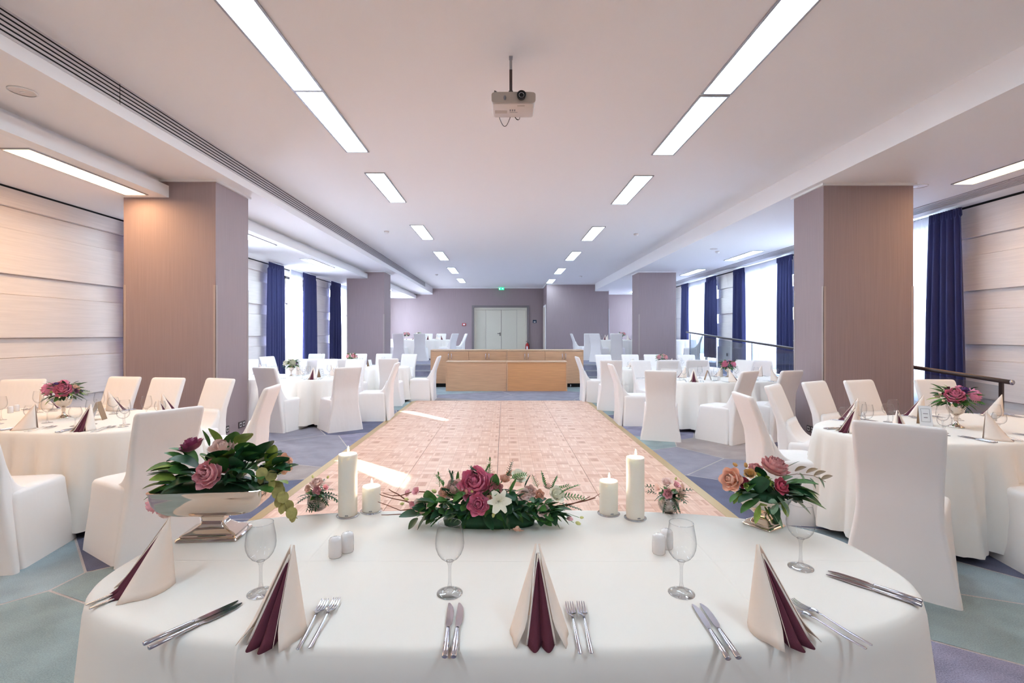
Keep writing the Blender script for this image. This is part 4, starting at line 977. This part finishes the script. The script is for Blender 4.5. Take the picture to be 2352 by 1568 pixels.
for px, py, dy, dx, dz, L_, W_, mi, dr in ((460, 1078, -.04, -.5, .55, .075, .034, 0, .5), (470, 1100, -.07, -.7, .1, .095, .042, 0, .7), (500, 1070, -.03, .3, .8, .06, .03, 0, .5), (578, 1060, -.02, .2, .9, .06, .034, 0, .8), (600, 1045, .0, .5, .8, .06, .026, 0, .4), (560, 1050, .02, .3, .9, .055, .026, 1, .5),
                                           (520, 1108, -.085, .9, .05, .07, .022, 0, .3), (420, 1090, -.02, -.9, .3, .075, .018, 0, .3), (430, 1065, 0, -.7, .9, .06, .02, 1, .6), (418, 1080, .0, -1, .5, .07, .018, 2, .7), (400, 1110, .0, -1, .25, .07, .018, 2, .6), (410, 1115, -.03, -1, -.1, .08, .022, 1, .5), (395, 1120, -.02, -.6, -.9, .05, .016, 2, .3), (450, 1055, .03, -.8, .9, .07, .018, 1, .6),
                                           (530, 1030, .03, .35, 1, .06, .02, 1, .5), (548, 1025, .03, .6, .9, .065, .022, 2, .6), (505, 1025, .03, -.2, 1, .06, .02, 2, .5), (545, 1060, .02, .8, .4, .08, .017, 1, .4), (570, 1075, 0, .8, .6, .08, .016, 1, .5), (610, 1085, -.02, .6, .9, .065, .015, 2, .2), (620, 1070, .02, .3, 1, .07, .017, 2, .3), (480, 1024, .04, -.1, 1, .05, .012, 1, .3), (640, 1090, -.02, .6, .6, .06, .014, 2, .4)):
    leaf(m, wp(px, py, dy), (dx, -.35, dz), L_, W_, dr, mi, rr.uniform(-.3, .3))
for k in range(75):
    px = rr.uniform(400, 630); py = rr.uniform(1050, 1118); u = (px-515)/110
    leaf(m, wp(px, py, rr.uniform(-.06, .06)), (u*.9, rr.uniform(-.9, .3), rr.uniform(.1, .9)), rr.uniform(.04, .07), rr.uniform(.013, .024), rr.uniform(.2, .8), rr.choice((0, 0, 1, 1, 2)), rr.uniform(-.6, .6))
m.build('foliage', GREENS, A)
LS = 1.0
# looped ribbon leaves
m = MB()
for (x0, y0, x1, y1, top, w_) in ((520, 1112, 550, 1100, 30, .011), (548, 1105, 580, 1108, 26, .012), (505, 1108, 590, 1118, 12, .012)):
    rows = []
    for i in range(15):
        t = i/14; c = wp(x0+(x1-x0)*t-14*sin(2*pi*t)*.6, y0+(y1-y0)*t-top*sin(pi*t), -.085); rows.append([c+Vector((0, -w_, -.003)), c, c+Vector((0, w_, .002))])
    m.loft(rows, False, False, closed=False)
m.build('ribbon_leaf', 'leaf_dark', A)
# trailing eucalyptus
m = MB(); trail = [(590, 1068), (605, 1090), (622, 1112), (640, 1130), (652, 1150), (660, 1168), (672, 1184), (683, 1190)]
m.tube([wp(x, y, -.06) for x, y in trail], .0014, 6)
for i, (x, y) in enumerate([(604, 1085), (607, 1098), (625, 1092), (632, 1112), (640, 1116), (654, 1128), (652, 1140), (646, 1150), (664, 1160), (655, 1165), (672, 1176), (680, 1184), (640, 1130)]):
    leaf(m, wp(x-3, y-13, -.065+.008*(i % 3)), (.15*(-1)**i, -.25, -1), .042 if i > 2 else .04, .019, .0, i % 2, 0, 'heart', .12)
m.build('eucalyptus', ['leaf_olive', 'leaf_olive'], A)

# right silver footed bowl
HS = 1.1; HB = .4
org = (T(1754, 1205).x, T(1754, 1205).y, TT)
A = empty('footed_flower_bowl', org, 0, 'small silver footed bowl filled with dusky roses and eucalyptus', 'flower arrangement')
Yb = org[1]
m = MB(); rings = []
for z, w_ in ((0, .108), (.003, .110), (.007, .106), (.010, .094), (.014, .095), (.017, .088), (.026, .055), (.038, .040), (.044, .038), (.048, .050), (.056, .082), (.072, .118), (.09, .140), (.105, .15), (.110, .156), (.113, .156), (.113, .144), (.10, .13)):
    rings.append(rrect(w_, w_, 6, 40, z, 0, .006 if z < .05 else .02))
m.loft(rings, True, True); b = m.build('silver_bowl', 'silver', A, angle=40); b.rotation_euler = (0, 0, R(32))
m = MB(); m.lathe([(0, .09), (.066, .095), (.07, .115), (.05, .13), (0, .135)], 16); m.build('moss', 'leaf_dark', A)
for k, c, px, py, dy, r, ax in (('peony', 'rosewood', 1775, 1082, .0, .046, (.25, -.35, 1)), ('rose', 'peach', 1688, 1104, -.01, .044, (-.75, -.5, .35)), ('rose', 'crimson', 1786, 1118, -.05, .03, (.3, -1, .5)), ('rose', 'rosewood', 1735, 1082, .03, .026, (-.1, -.4, 1)), ('rose', 'crimson', 1706, 1108, -.02, .02, (-.2, -1, .2)), ('open', 'ochre', 1722, 1095, -.02, .026, (-.3, -.6, .8)),
                                ('bud', 'ochre', 1692, 1069, .0, .013, (-.9, 0, .6)), ('bud', 'ochre', 1714, 1072, .0, .013, (-.2, 0, 1)), ('open', 'leaf_light', 1712, 1115, -.05, .012, (-.2, -1, .3))):
    head(k, c, wp(px, py, dy), r, ax, A, len(c))
LS = 1.25; m = MB(); rr = random.Random(5)
for px, py, dy, dx, dz, L_, W_, mi, dr in ((1745, 1132, -.06, -.15, .95, .07, .026, 0, .5), (1740, 1135, -.06, -1, -.05, .075, .022, 0, .3), (1745, 1145, -.06, -1, -.35, .08, .020, 1, .2), (1762, 1140, -.06, .3, -1, .075, .022, 0, .2), (1800, 1110, -.03, 1, .35, .09, .016, 1, .4), (1805, 1115, -.04, .9, -.2, .1, .02, 0, .5), (1830, 1120, -.04, 1, -.1, .06, .018, 1, .3), (1820, 1140, -.04, 1, -.15, .09, .022, 1, .3),
                                           (1700, 1130, -.02, -.8, -.4, .05, .014, 1, .2), (1704, 1125, -.02, -.8, -.8, .05, .013, 2, .2), (1765, 1155, -.06, .5, -1, .075, .014, 4, .2), (1745, 1160, -.06, -.5, -1, .055, .009, 2, .1), (1755, 1150, -.06, .2, -1, .04, .012, 2, .1), (1762, 1180, -.07, .4, -1, .03, .01, 2, .1),
                                           (1790, 1125, -.06, .5, .7, .05, .016, 4, .2), (1800, 1135, -.06, .5, .2, .05, .022, 4, .3), (1785, 1140, -.07, .3, -.6, .055, .022, 4, .2), (1815, 1135, -.06, .9, .2, .05, .018, 4, .3), (1828, 1150, -.04, .7, -.6, .05, .02, 4, .2), (1775, 1145, -.07, -.2, -.7, .045, .016, 4, .2), (1796, 1150, -.06, .2, -1, .045, .013, 2, .1), (1805, 1075, .02, .7, .7, .045, .008, 1, .2), (1842, 1120, -.02, 1, -.5, .05, .014, 1, .3)):
    leaf(m, wp(px, py, dy), (dx, -.4, dz), L_, W_, dr, mi, rr.uniform(-.3, .3))
for px, py in ((1745, 1095), (1752, 1100), (1758, 1106), (1764, 1100), (1768, 1112)):
    for k in range(4): leaf(m, wp(px, py, -.05), (rr.uniform(-.6, .6), -.3, rr.uniform(-.6, .6)), .022, .006, .2, 2, 0)
pts = [(1805, 1092), (1830, 1088), (1850, 1090), (1868, 1092), (1885, 1100), (1896, 1106)]
m.tube([wp(x, y, 0) for x, y in pts], .0011, 5, 5)
for i, (x, y) in enumerate(((1826, 1082), (1836, 1086), (1852, 1086), (1860, 1098), (1870, 1092), (1880, 1096), (1886, 1102))): leaf(m, wp(x, y, 0), (.4, -.2, -.8 if i % 2 else .3), .034, .013, .2, 5 if i % 2 == 0 else 4, .2)
for k in range(50):
    px = rr.uniform(1710, 1835); leaf(m, wp(px, rr.uniform(1100, 1145), rr.uniform(-.04, .04)), ((px-1770)/60, rr.uniform(-.8, .4), rr.uniform(-.4, .5)), rr.uniform(.04, .065), rr.uniform(.012, .018), .4, rr.choice((0, 0, 1)), rr.uniform(-.6, .6))
m.build('foliage', GREENS, A)

LS = 1.0
# two little crackled ball vases
HS = 1.05; HB = .1
def small_vase(px, py, heads, lab, seed):
    global Yb
    o = at(px, py); A = empty('ball_vase', o, 0, lab, 'flower vase', 'small ball vases'); Yb = o[1]
    MB().lathe([(0, 0), (.018, .001), (.033, .012), (.041, .032), (.039, .052), (.030, .066), (.026, .068), (.024, .060), (0, .058)], 28).build('vase', 'mercury', A)
    rr = random.Random(seed); m = MB()
    for k in range(15):
        a = rr.uniform(0, 2*pi); el = rr.uniform(-.3, 1.2); sprig(m, (.012*cos(a), .012*sin(a), .064), (cos(a), sin(a)*.7, el), rr.uniform(.05, .085), 6, .0075, 0, .8, rr)
    for k in range(3):
        a = rr.uniform(3.6, 5.6); sprig(m, (.018*cos(a), -.022, .064), (cos(a)*.5, -.5, -.5), .05, 6, .006, 0, .8, rr)
    for k in range(10):
        a = rr.uniform(0, 2*pi); leaf(m, (0, 0, .064), (cos(a), sin(a), rr.uniform(.2, 1)), .06, .009, .6, 1, rr.uniform(-1, 1))
    m.build('foliage', ['leaf_dark', 'leaf'], A)
    for k, c, dx, dz, r, ax, dy in heads: head(k, c, (dx, dy, .068+dz), r, ax, A, seed)
small_vase(730, 1172, [('rose', 'blush', .0, .042, .027, (0, -.5, 1), -.01), ('open', 'peach', -.026, .026, .02, (-.5, -.8, .4), -.02), ('rose', 'rose', .008, .02, .018, (.1, -1, .4), -.03), ('open', 'rose', .032, .026, .016, (.6, -.5, .5), -.01), ('bud', 'bud', -.02, .068, .009, (-.3, 0, 1), 0), ('bud', 'bud', .04, .066, .009, (.5, 0, 1), 0)],
           'small silver ball vase with blush rose beside the left tall candle', 3)
small_vase(1535, 1176, [('open', 'blush', -.006, .044, .028, (-.1, -.4, 1), 0), ('open', 'rose', .026, .040, .022, (.5, -.4, .8), -.01), ('rose', 'rose', -.012, .016, .02, (-.2, -1, .3), -.03), ('lily', 'peach', .03, .01, .03, (.6, -.8, .2), -.02), ('lily', 'blush', -.036, .024, .026, (-.9, -.4, .3), 0), ('lily', 'peach', .048, .03, .026, (1, -.1, .3), .0), ('bud', 'bud', .03, .066, .009, (.3, 0, 1), 0)],
           'small silver ball vase with alstroemeria beside the right tall candle', 4)

# centrepiece
HS = 1.2; HB = .95
o = (T(1125, 1185).x, 1.87, TT); A = empty('floral_centrepiece', o, 0, 'long low centrepiece of pink peonies, roses and greenery between the candles', 'flower arrangement'); Yb = o[1]; org = o
m = MB(); m.loft([sup(.17, .055, 2.5, 32, .0), sup(.175, .06, 2.5, 32, .02), sup(.13, .045, 2.3, 32, .055), sup(.06, .02, 2, 32, .075)]); m.build('moss_base', 'leaf_dark', A)
for k, c, px, py, dy, r, ax in (('peony', 'pink', 1098, 1122, -.01, .055, (-.1, -.8, .6)), ('peony', 'pink', 1102, 1159, -.075, .034, (-.1, -1, .4)), ('lily', 'ivory', 1143, 1152, -.08, .038, (.15, -1, .35)), ('rose', 'rosewood', 1137, 1124, -.04, .022, (.2, -.8, .5)), ('rose', 'peach', 1157, 1108, -.02, .018, (.2, -.5, .9)), ('open', 'ivory', 1183, 1112, .0, .034, (.3, -.5, .8)), ('open', 'blush', 1192, 1136, -.03, .030, (.4, -.9, .2)), ('rose', 'peach', 1172, 1097, .03, .016, (0, -.2, 1)),
                                ('rose', 'blush', 1214, 1132, -.03, .021, (.2, -.8, .5)), ('rose', 'peach', 1234, 1138, -.03, .018, (.3, -.8, .4)), ('open', 'ivory', 1262, 1146, -.02, .036, (.5, -.7, .6)), ('open', 'blush', 1242, 1166, -.04, .028, (.2, -1, .1)), ('rose', 'blush', 1052, 1132, -.02, .034, (-.3, -.7, .6)), ('rose', 'peach', 1025, 1133, -.03, .019, (-.3, -.8, .4)), ('bud', 'bud', 1004, 1131, -.03, .013, (-.7, -.4, .5)), ('bud', 'bud', 991, 1132, -.03, .010, (-.9, -.2, .3)), ('bud', 'bud', 1086, 1128, -.08, .010, (-.2, -1, .3)), ('bud', 'peach', 1071, 1136, -.07, .013, (0, -.4, 1)),
                                ('open', 'rose', 963, 1134, .0, .018, (-.4, -.6, .6)), ('open', 'rose', 960, 1152, -.01, .02, (-.6, -.8, -.2)), ('rose', 'rose', 944, 1136, .02, .014, (-.8, -.2, .5)), ('open', 'blush', 977, 1156, -.01, .032, (-.2, -1, .2)), ('bud', 'bud', 940, 1148, 0, .010, (-1, 0, .3)), ('bud', 'bud', 930, 1155, 0, .010, (-1, 0, -.2)), ('lily', 'peach', 1190, 1198, -.10, .020, (-.1, -.6, -.9)), ('bud', 'bud', 1135, 1176, -.09, .011, (-.2, -.8, -.6)), ('bud', 'bud', 1165, 1150, -.07, .012, (.2, -.6, -.7)), ('bud', 'rose', 1300, 1188, -.05, .014, (1, -.3, -.2)), ('bud', 'bud', 1320, 1198, -.06, .012, (1, -.3, -.3)), ('bud', 'bud', 1330, 1188, -.04, .009, (1, 0, 0)),
                                ('rose', 'blush', 1255, 1128, .02, .018, (.3, 0, 1)), ('bud', 'bud', 1053, 1106, .02, .011, (-.1, 0, 1)), ('rose', 'crimson', 1128, 1106, .02, .018, (.3, -.3, 1)), ('bud', 'bud', 1150, 1146, -.09, .009, (.9, -.5, -.3)), ('open', 'peach', 1128, 1142, -.06, .013, (-.3, -.9, .2))):
    head(k, c, wp(px, py, dy), r, ax, A, len(c))
m = MB(); rr = random.Random(9)
for px, py, dy, dx, dz, L_, W_, mi, dr in ((990, 1170, -.02, -.1, 1, .085, .030, 1, .1), (995, 1165, -.02, -.2, 1, .075, .03, 1, .1), (970, 1180, -.05, -1, .15, .085, .026, 0, .3), (985, 1178, -.06, -.6, -.8, .07, .020, 0, .1), (960, 1190, -.06, -.8, -.8, .05, .018, 0, .1), (1270, 1168, -.05, 1, .15, .07, .018, 0, .2), (1262, 1170, -.06, .4, -.9, .06, .02, 0, .1), (1275, 1172, -.06, .9, -.8, .07, .017, 0, .1), (1245, 1175, -.06, -.1, -.9, .05, .018, 0, .1),
                                           (1060, 1168, -.08, -.9, -.2, .08, .022, 0, .2), (1150, 1175, -.09, .4, -.6, .07, .02, 0, .2), (1180, 1170, -.08, .8, -.3, .07, .022, 0, .3), (1110, 1185, -.09, .5, -.5, .06, .02, 0, .2), (1180, 1130, -.02, .8, .4, .06, .010, 2, .1), (1166, 1128, .0, .6, 1, .08, .011, 1, .2), (1150, 1110, .02, .6, 1, .07, .009, 1, .2), (1060, 1140, -.04, -.5, 1, .09, .006, 1, .1), (1085, 1100, .02, -.1, 1, .045, .006, 1, .0), (1050, 1110, .02, .1, 1, .055, .006, 1, .1)):
    leaf(m, wp(px, py, dy), (dx, -.3, dz), L_, W_, dr, mi, rr.uniform(-.3, .3))
for px, py, dx, dz, L_ in ((1125, 1100, 0, 1, .07), (1120, 1105, .1, 1, .06), (1165, 1098, .2, 1, .06), (1172, 1100, .8, .5, .06), (1095, 1096, -.4, 1, .04), (1110, 1098, .3, .8, .05), (1020, 1120, -.5, 1, .05), (1010, 1118, 0, 1, .05), (1035, 1115, .2, 1, .05), (1255, 1120, -.3, 1, .05), (1265, 1125, .3, 1, .05), (1285, 1135, .9, .7, .07), (1290, 1142, 1, .2, .08), (1285, 1155, 1, -.2, .08), (1270, 1130, .8, .6, .06),
                           (1150, 1188, .2, -1, .06), (1075, 1190, -.2, -.7, .06), (1020, 1180, -.6, -.4, .06), (1100, 1200, .6, -.6, .05), (1230, 1165, .6, .1, .06), (1200, 1150, .6, .3, .06), (1060, 1180, -.4, -.6, .06), (1135, 1190, .1, -1, .05), (1235, 1120, -.3, .8, .045), (1205, 1118, .3, .9, .04), (1040, 1105, -.2, 1, .035)):
    sprig(m, wp(px, py, rr.uniform(-.06, .02)), (dx, rr.uniform(-.3, .1), dz), L_, 7, .0075, rr.choice((0, 1, 1)), .35, rr)
for k in range(260):
    px = rr.uniform(975, 1285); w_ = 1-abs(px-1120)/210; py = rr.uniform(1185-75*w_, 1190); leaf(m, wp(px, py, rr.uniform(-.085, .03)), ((px-1125)/150, rr.uniform(-1, .1), rr.uniform(-.5, .9)), rr.uniform(.035, .065), rr.uniform(.008, .02), rr.uniform(.1, .7), rr.choice((0, 0, 1, 1)), rr.uniform(-.8, .8))
for x0, y0, x1, y1 in ((1270, 1175, 1330, 1188), (1270, 1180, 1318, 1200), (1265, 1178, 1300, 1190), (1260, 1180, 1310, 1196)): m.tube([wp(x0, y0, -.05), wp((x0+x1)/2, (y0+y1)/2-4, -.05), wp(x1, y1, -.05)], .0009, 5, 1)
m.build('foliage', GREENS, A)
for pts, dy in (([(985, 1130), (950, 1128), (920, 1138), (900, 1138), (880, 1132)], 0), ([(960, 1160), (930, 1150), (900, 1144), (876, 1137), (872, 1134)], .0), ([(985, 1168), (950, 1168), (920, 1172), (890, 1160), (868, 1152)], -.01), ([(1000, 1172), (960, 1178), (930, 1180), (890, 1182), (876, 1182)], -.04), ([(935, 1150), (915, 1135), (900, 1128), (893, 1123)], 0), ([(1280, 1165), (1310, 1158), (1330, 1152), (1348, 1148), (1365, 1142), (1378, 1133)], 0), ([(1300, 1162), (1320, 1155), (1340, 1148), (1355, 1140)], 0), ([(1290, 1160), (1315, 1156), (1345, 1150), (1368, 1143)], -.01)):
    MB().tube([wp(x, y, dy) for x, y in pts], [.0024-.0003*i for i in range(len(pts))], 6).build('twig', 'twig', A)


# goblet bouquets on the guest tables
HS = 1.25; HB = .3
def table_bouquet(x, y, z, style, lab, seed, s=1.0):
    rr = random.Random(seed); A = empty('flower_goblet', (x, y, z), rr.uniform(-.3, .3), lab, 'flower vase', 'goblet bouquets')
    MB().lathe([(0, 0), (.045, 0), (.044, .005), (.03, .012), (.012, .028), (.010, .05), (.014, .06), (.010, .07), (.02, .085), (.042, .1), (.052, .13), (.055, .17), (.053, .172), (.05, .14), (.04, .11), (0, .1)], 24).build('goblet', 'silver', A)
    C = {'pink': ['pink', 'pink', 'purple', 'dark_plum', 'blush', 'peach', 'purple', 'dark_plum', 'peach', 'ivory'], 'mixed': ['pink', 'dark_plum', 'purple', 'ivory', 'blush', 'ivory', 'purple', 'peach', 'rose', 'peach'],
         'white': ['ivory', 'rose', 'ivory', 'purple', 'rosewood', 'blush', 'ivory', 'rose', 'purple', 'blush'], 'rose': ['rose', 'ivory', 'blush', 'rose', 'ivory', 'dark_plum', 'blush', 'ivory', 'rose', 'rose']}[style]
    m = MB()
    for k in range(90):
        a = rr.uniform(0, 2*pi); el = rr.uniform(-.5, 1.0); q = rr.uniform(.03, .09); leaf(m, (q*cos(a), q*sin(a)*.8, .17+.06*el+.02), (cos(a), sin(a), el), rr.uniform(.05, .09), rr.uniform(.008, .015), .5, rr.choice((0, 0, 1, 1, 2)), rr.uniform(-.7, .7))
    for k in range(8):
        a = rr.uniform(0, 2*pi); sprig(m, (.05*cos(a), .05*sin(a), .18), (cos(a), sin(a), rr.uniform(-.4, .6)), .1, 8, .008, rr.choice((0, 1)), .5, rr)
    m.build('foliage', GREENS, A)
    for k in range(18):
        a = k*2.4+rr.uniform(-.3, .3); v = .25+.75*(k/18)**.6; rad = .105*v; zz = .265-.085*v*v; big = k % 9 in (3, 6); kind = 'peony' if big else rr.choice(('open', 'rose', 'rose', 'bud', 'lily'))
        col = C[k % 10] if not big else C[0] if style != 'white' else 'ivory'
        if big: rad = .075; a = -pi/2+(-.8 if k % 9 == 3 else .75); zz = .215
        head(kind, col, (rad*cos(a)*1.1, rad*sin(a)*.9, zz), .045 if big else (.014 if kind == 'bud' else rr.uniform(.022, .03)), (cos(a)*v, sin(a)*v, 1.1-v*.8), A, seed+k)
    A.scale = (s,)*3; return A
v = at(146, 959); table_bouquet(v[0], v[1], TT, 'pink', 'goblet of two pink peonies with purple blooms on the front left table', 3, 1.12)
v = at(2196, 980); table_bouquet(v[0], v[1], TT, 'mixed', 'goblet of pink peony and mixed blooms on the front right table', 5, 1.12)
table_bouquet(-3.68, 8.5, TT, 'white', 'goblet of white and lilac flowers on the middle left table', 7)
table_bouquet(3.75, 8.25, TT, 'mixed', 'goblet of purple, pink and cream flowers on the middle right table', 9)
table_bouquet(-3.5, 11.3, TT, 'rose', 'goblet of pink roses on the rear left table', 11)
table_bouquet(3.45, 10.75, TT, 'rose', 'goblet with one pink peony among cream blooms, rear right table', 13)
table_bouquet(-3.75, 18.9, PZ+TT, 'rose', 'pink flowers on the platform table left of doors, nearer pillar', 15)
table_bouquet(-3.7, 21.3, PZ+TT, 'white', 'white flowers on the platform table closest to end wall', 17)
table_bouquet(4.4, 18.35, PZ+TT, 'rose', 'pink and white flowers on the platform table right of bar', 19)

# ------------------------------------------------------------------ place settings on the other tables
def make_card(kind):
    r = empty('menu_card', (0, 0, 0), 0, '', 'menu card')
    m = MB(); m.add([(-.04, -.001, 0), (.04, -.001, 0), (.04, .05, .15), (-.04, .05, .15), (-.04, .003, 0), (.04, .003, 0), (.04, .054, .15), (-.04, .054, .15)], [(0, 1, 2, 3), (5, 4, 7, 6), (0, 4, 5, 1), (3, 2, 6, 7), (0, 3, 7, 4), (1, 5, 6, 2)]); m.build('front_leaf', 'paper', r, smooth=False)
    m = MB(); m.add([(-.04, .10, 0), (.04, .10, 0), (.04, .054, .15), (-.04, .054, .15), (-.04, .103, 0), (.04, .103, 0), (.04, .057, .151), (-.04, .057, .151)], [(1, 0, 3, 2), (4, 5, 6, 7), (0, 1, 5, 4), (3, 7, 6, 2), (0, 4, 7, 3), (1, 2, 6, 5)]); m.build('rear_leaf', 'card_brown' if kind else 'paper', r, smooth=False)
    m = MB()
    for a, b, c, d in ((-.028, .028, .03, .032), (-.028, .028, .128, .13), (-.028, -.026, .03, .13), (.026, .028, .03, .13), (-.012, .012, .06, .065), (-.015, .015, .09, .094)): m.add([(x, .05*z/.15-.002, z) for x, z in ((a, c), (b, c), (b, d), (a, d))], [(0, 1, 2, 3)])
    m.build('printing', 'grey_ink', r, smooth=False); return Proto(r)
card = make_card(1)
SEATS = {   # (u along the table, v side -1 near +1 far, phrase)
 'front left table': [(-.22, -1, 'near side by the frame edge'), (.24, -1, 'near side, middle'), (.66, -1, 'near side toward the dance floor'), (1, 0, 'end by the dance floor'), (.62, 1, 'far side toward dance floor'), (.02, 1, 'far side, middle'), (-.62, 1, 'far side behind the flowers')],
 'front right table': [(-.86, -1, 'near left corner'), (-.30, -1, 'near side, middle'), (.12, -1, 'near side toward the wall'), (-1, 0, 'end by the dance floor'), (-.55, 1, 'far side toward the dance floor'), (.1, 1, 'far side, middle'), (.75, 1, 'far side toward ramp')],
 'middle left table': [(-.5, -1, 'near side, window half'), (.1, -1, 'near side, middle'), (.65, -1, 'near side, dance floor half'), (-.6, 1, 'far side, window half'), (.0, 1, 'far side, middle'), (.6, 1, 'far side, dance floor half')],
 'middle right table': [(-.8, -1, 'near side, dance floor corner'), (-.3, -1, 'near side, middle'), (.3, -1, 'near side, ramp half'), (-.6, 1, 'far side, dance floor half'), (0, 1, 'far side, middle'), (.6, 1, 'far side, ramp half')],
 'rear left table': [(-.3, -1, 'near side, window half'), (.3, -1, 'near side, middle'), (.8, -1, 'near side, dance floor half'), (-.3, 1, 'far side, window half'), (.4, 1, 'far side, dance floor half')],
 'rear right table': [(-.6, -1, 'near side, dance floor half'), (0, -1, 'near side, middle'), (.6, -1, 'near side, ramp half'), (-.5, 1, 'far side, dance floor half'), (.3, 1, 'far side, ramp half')],
}
def edge_pt(a, b, u, v, n=2.6):
    if v == 0: return (u*a, 0), (-u, 0)
    y = b*(1-abs(u)**n)**(1/n); nx = -(abs(u)**(n-1))/a*math.copysign(1, u); ny = -(abs(y/b)**(n-1))/b; l = math.hypot(nx, ny)
    return (u*a, v*y), (nx/l, v*ny/l)
def setting(tn, x, y, rot, a, b, u, v, ph, z, full):
    sd = -1 if x < 0 else 1; first_turn = R(sd*52)
    if v == 0 or (v < 0 and (u*sd < -.3 and abs(u) < .9)): first_turn = 0
    (ex, ey), (nx, ny) = edge_pt(a, b, u, v); c, s_ = cos(R(rot)), sin(R(rot))
    W = lambda lx, ly: (x+lx*c-ly*s_, y+lx*s_+ly*c, z)
    tx, ty = ny, -nx   # to the right when looking inward
    def pt(n_, t_): return W(ex+nx*n_+tx*t_, ey+ny*n_+ty*t_)
    face = math.atan2(ny, nx)-pi/2+R(rot)
    L1 = '%s of %s' % (ph, tn)
    napkin(pt(.125, 0), face+first_turn, 'cream and burgundy folded napkin, %s' % L1, 'napkins on guest tables')
    wine(pt(.36, -.13), 0, 'taller wine glass, %s' % L1, 'wine glasses on guest tables')
    goblet(pt(.29, -.20), 0, 'rounder goblet, %s' % L1, 'goblets on guest tables')
    if full:
        fork(pt(.13, .10), face, 'inner fork, %s' % L1, 'forks on guest tables'); fork(pt(.13, .135), face, 'outer fork, %s' % L1, 'forks on guest tables')
        knife(pt(.14, -.11), face, 'inner knife, %s' % L1, 'knives on guest tables')
        if full > 1: knife(pt(.14, -.14), face, 'outer knife, %s' % L1, 'knives on guest tables')
for tn, seats in SEATS.items():
    x, y, rot, a, b = TABS[tn]
    for u, v, ph in seats: setting(tn, x, y, rot, a, b, u, v, ph, TT, 2 if 'front' in tn else (1 if 'middle' in tn else 0))
for cx, cy_, rot, us in ((-3.2, 18.8, -5, ((-.1, -1, 'near side, pillar half'), (.35, -1, 'near side, middle'), (.8, -1, 'near side, door half'), (.5, 1, 'far side'))), (4.45, 18.1, 8, ((-.8, -1, 'near side, bar corner'), (-.05, -1, 'near side, middle'), (.3, -1, 'near side, pillar half'), (-.5, 1, 'far side')))):
    for u, v, ph in us: setting('platform table %s' % ('left of doors' if cx < 0 else 'right of bar'), cx, cy_, rot, 1.17, .56, u, v, ph, PZ+TT, 0)
v = at(208, 964); card((v[0], v[1], TT), R(-75), 'brown-backed menu card standing on the front left table', 'menu cards')
v = at(2128, 978); card((v[0], v[1], TT), R(-28), 'white menu card with grey frame on the front right table', 'menu cards')
for x, y, rz, tn in ((-3.0, 8.15, 60, 'middle left table'), (3.25, 7.72, 80, 'middle right table'), (-2.95, 10.9, 50, 'rear left table'), (2.75, 10.35, 70, 'rear right table')): card((x, y, TT), R(rz), 'tent menu card on the %s' % tn, 'menu cards')
for i, (px, py, lb) in enumerate(((24, 948, 'white shaker beside a wine glass at frame edge, front left table'), (38, 944, 'white shaker, second beside a wine glass, front left table'), (2282, 966, 'white shaker near the goblet, front right table'), (2270, 972, 'white shaker beside another, front right table'))):
    v = at(px, py); shaker((v[0], v[1], TT), 0, lb, 'salt and pepper shakers')
shaker((3.35, 7.68, TT), 0, 'white shaker next to the menu card on middle right table', 'salt and pepper shakers'); shaker((-3.1, 8.1, TT), 0, 'white shaker next to the menu card on middle left table', 'salt and pepper shakers')
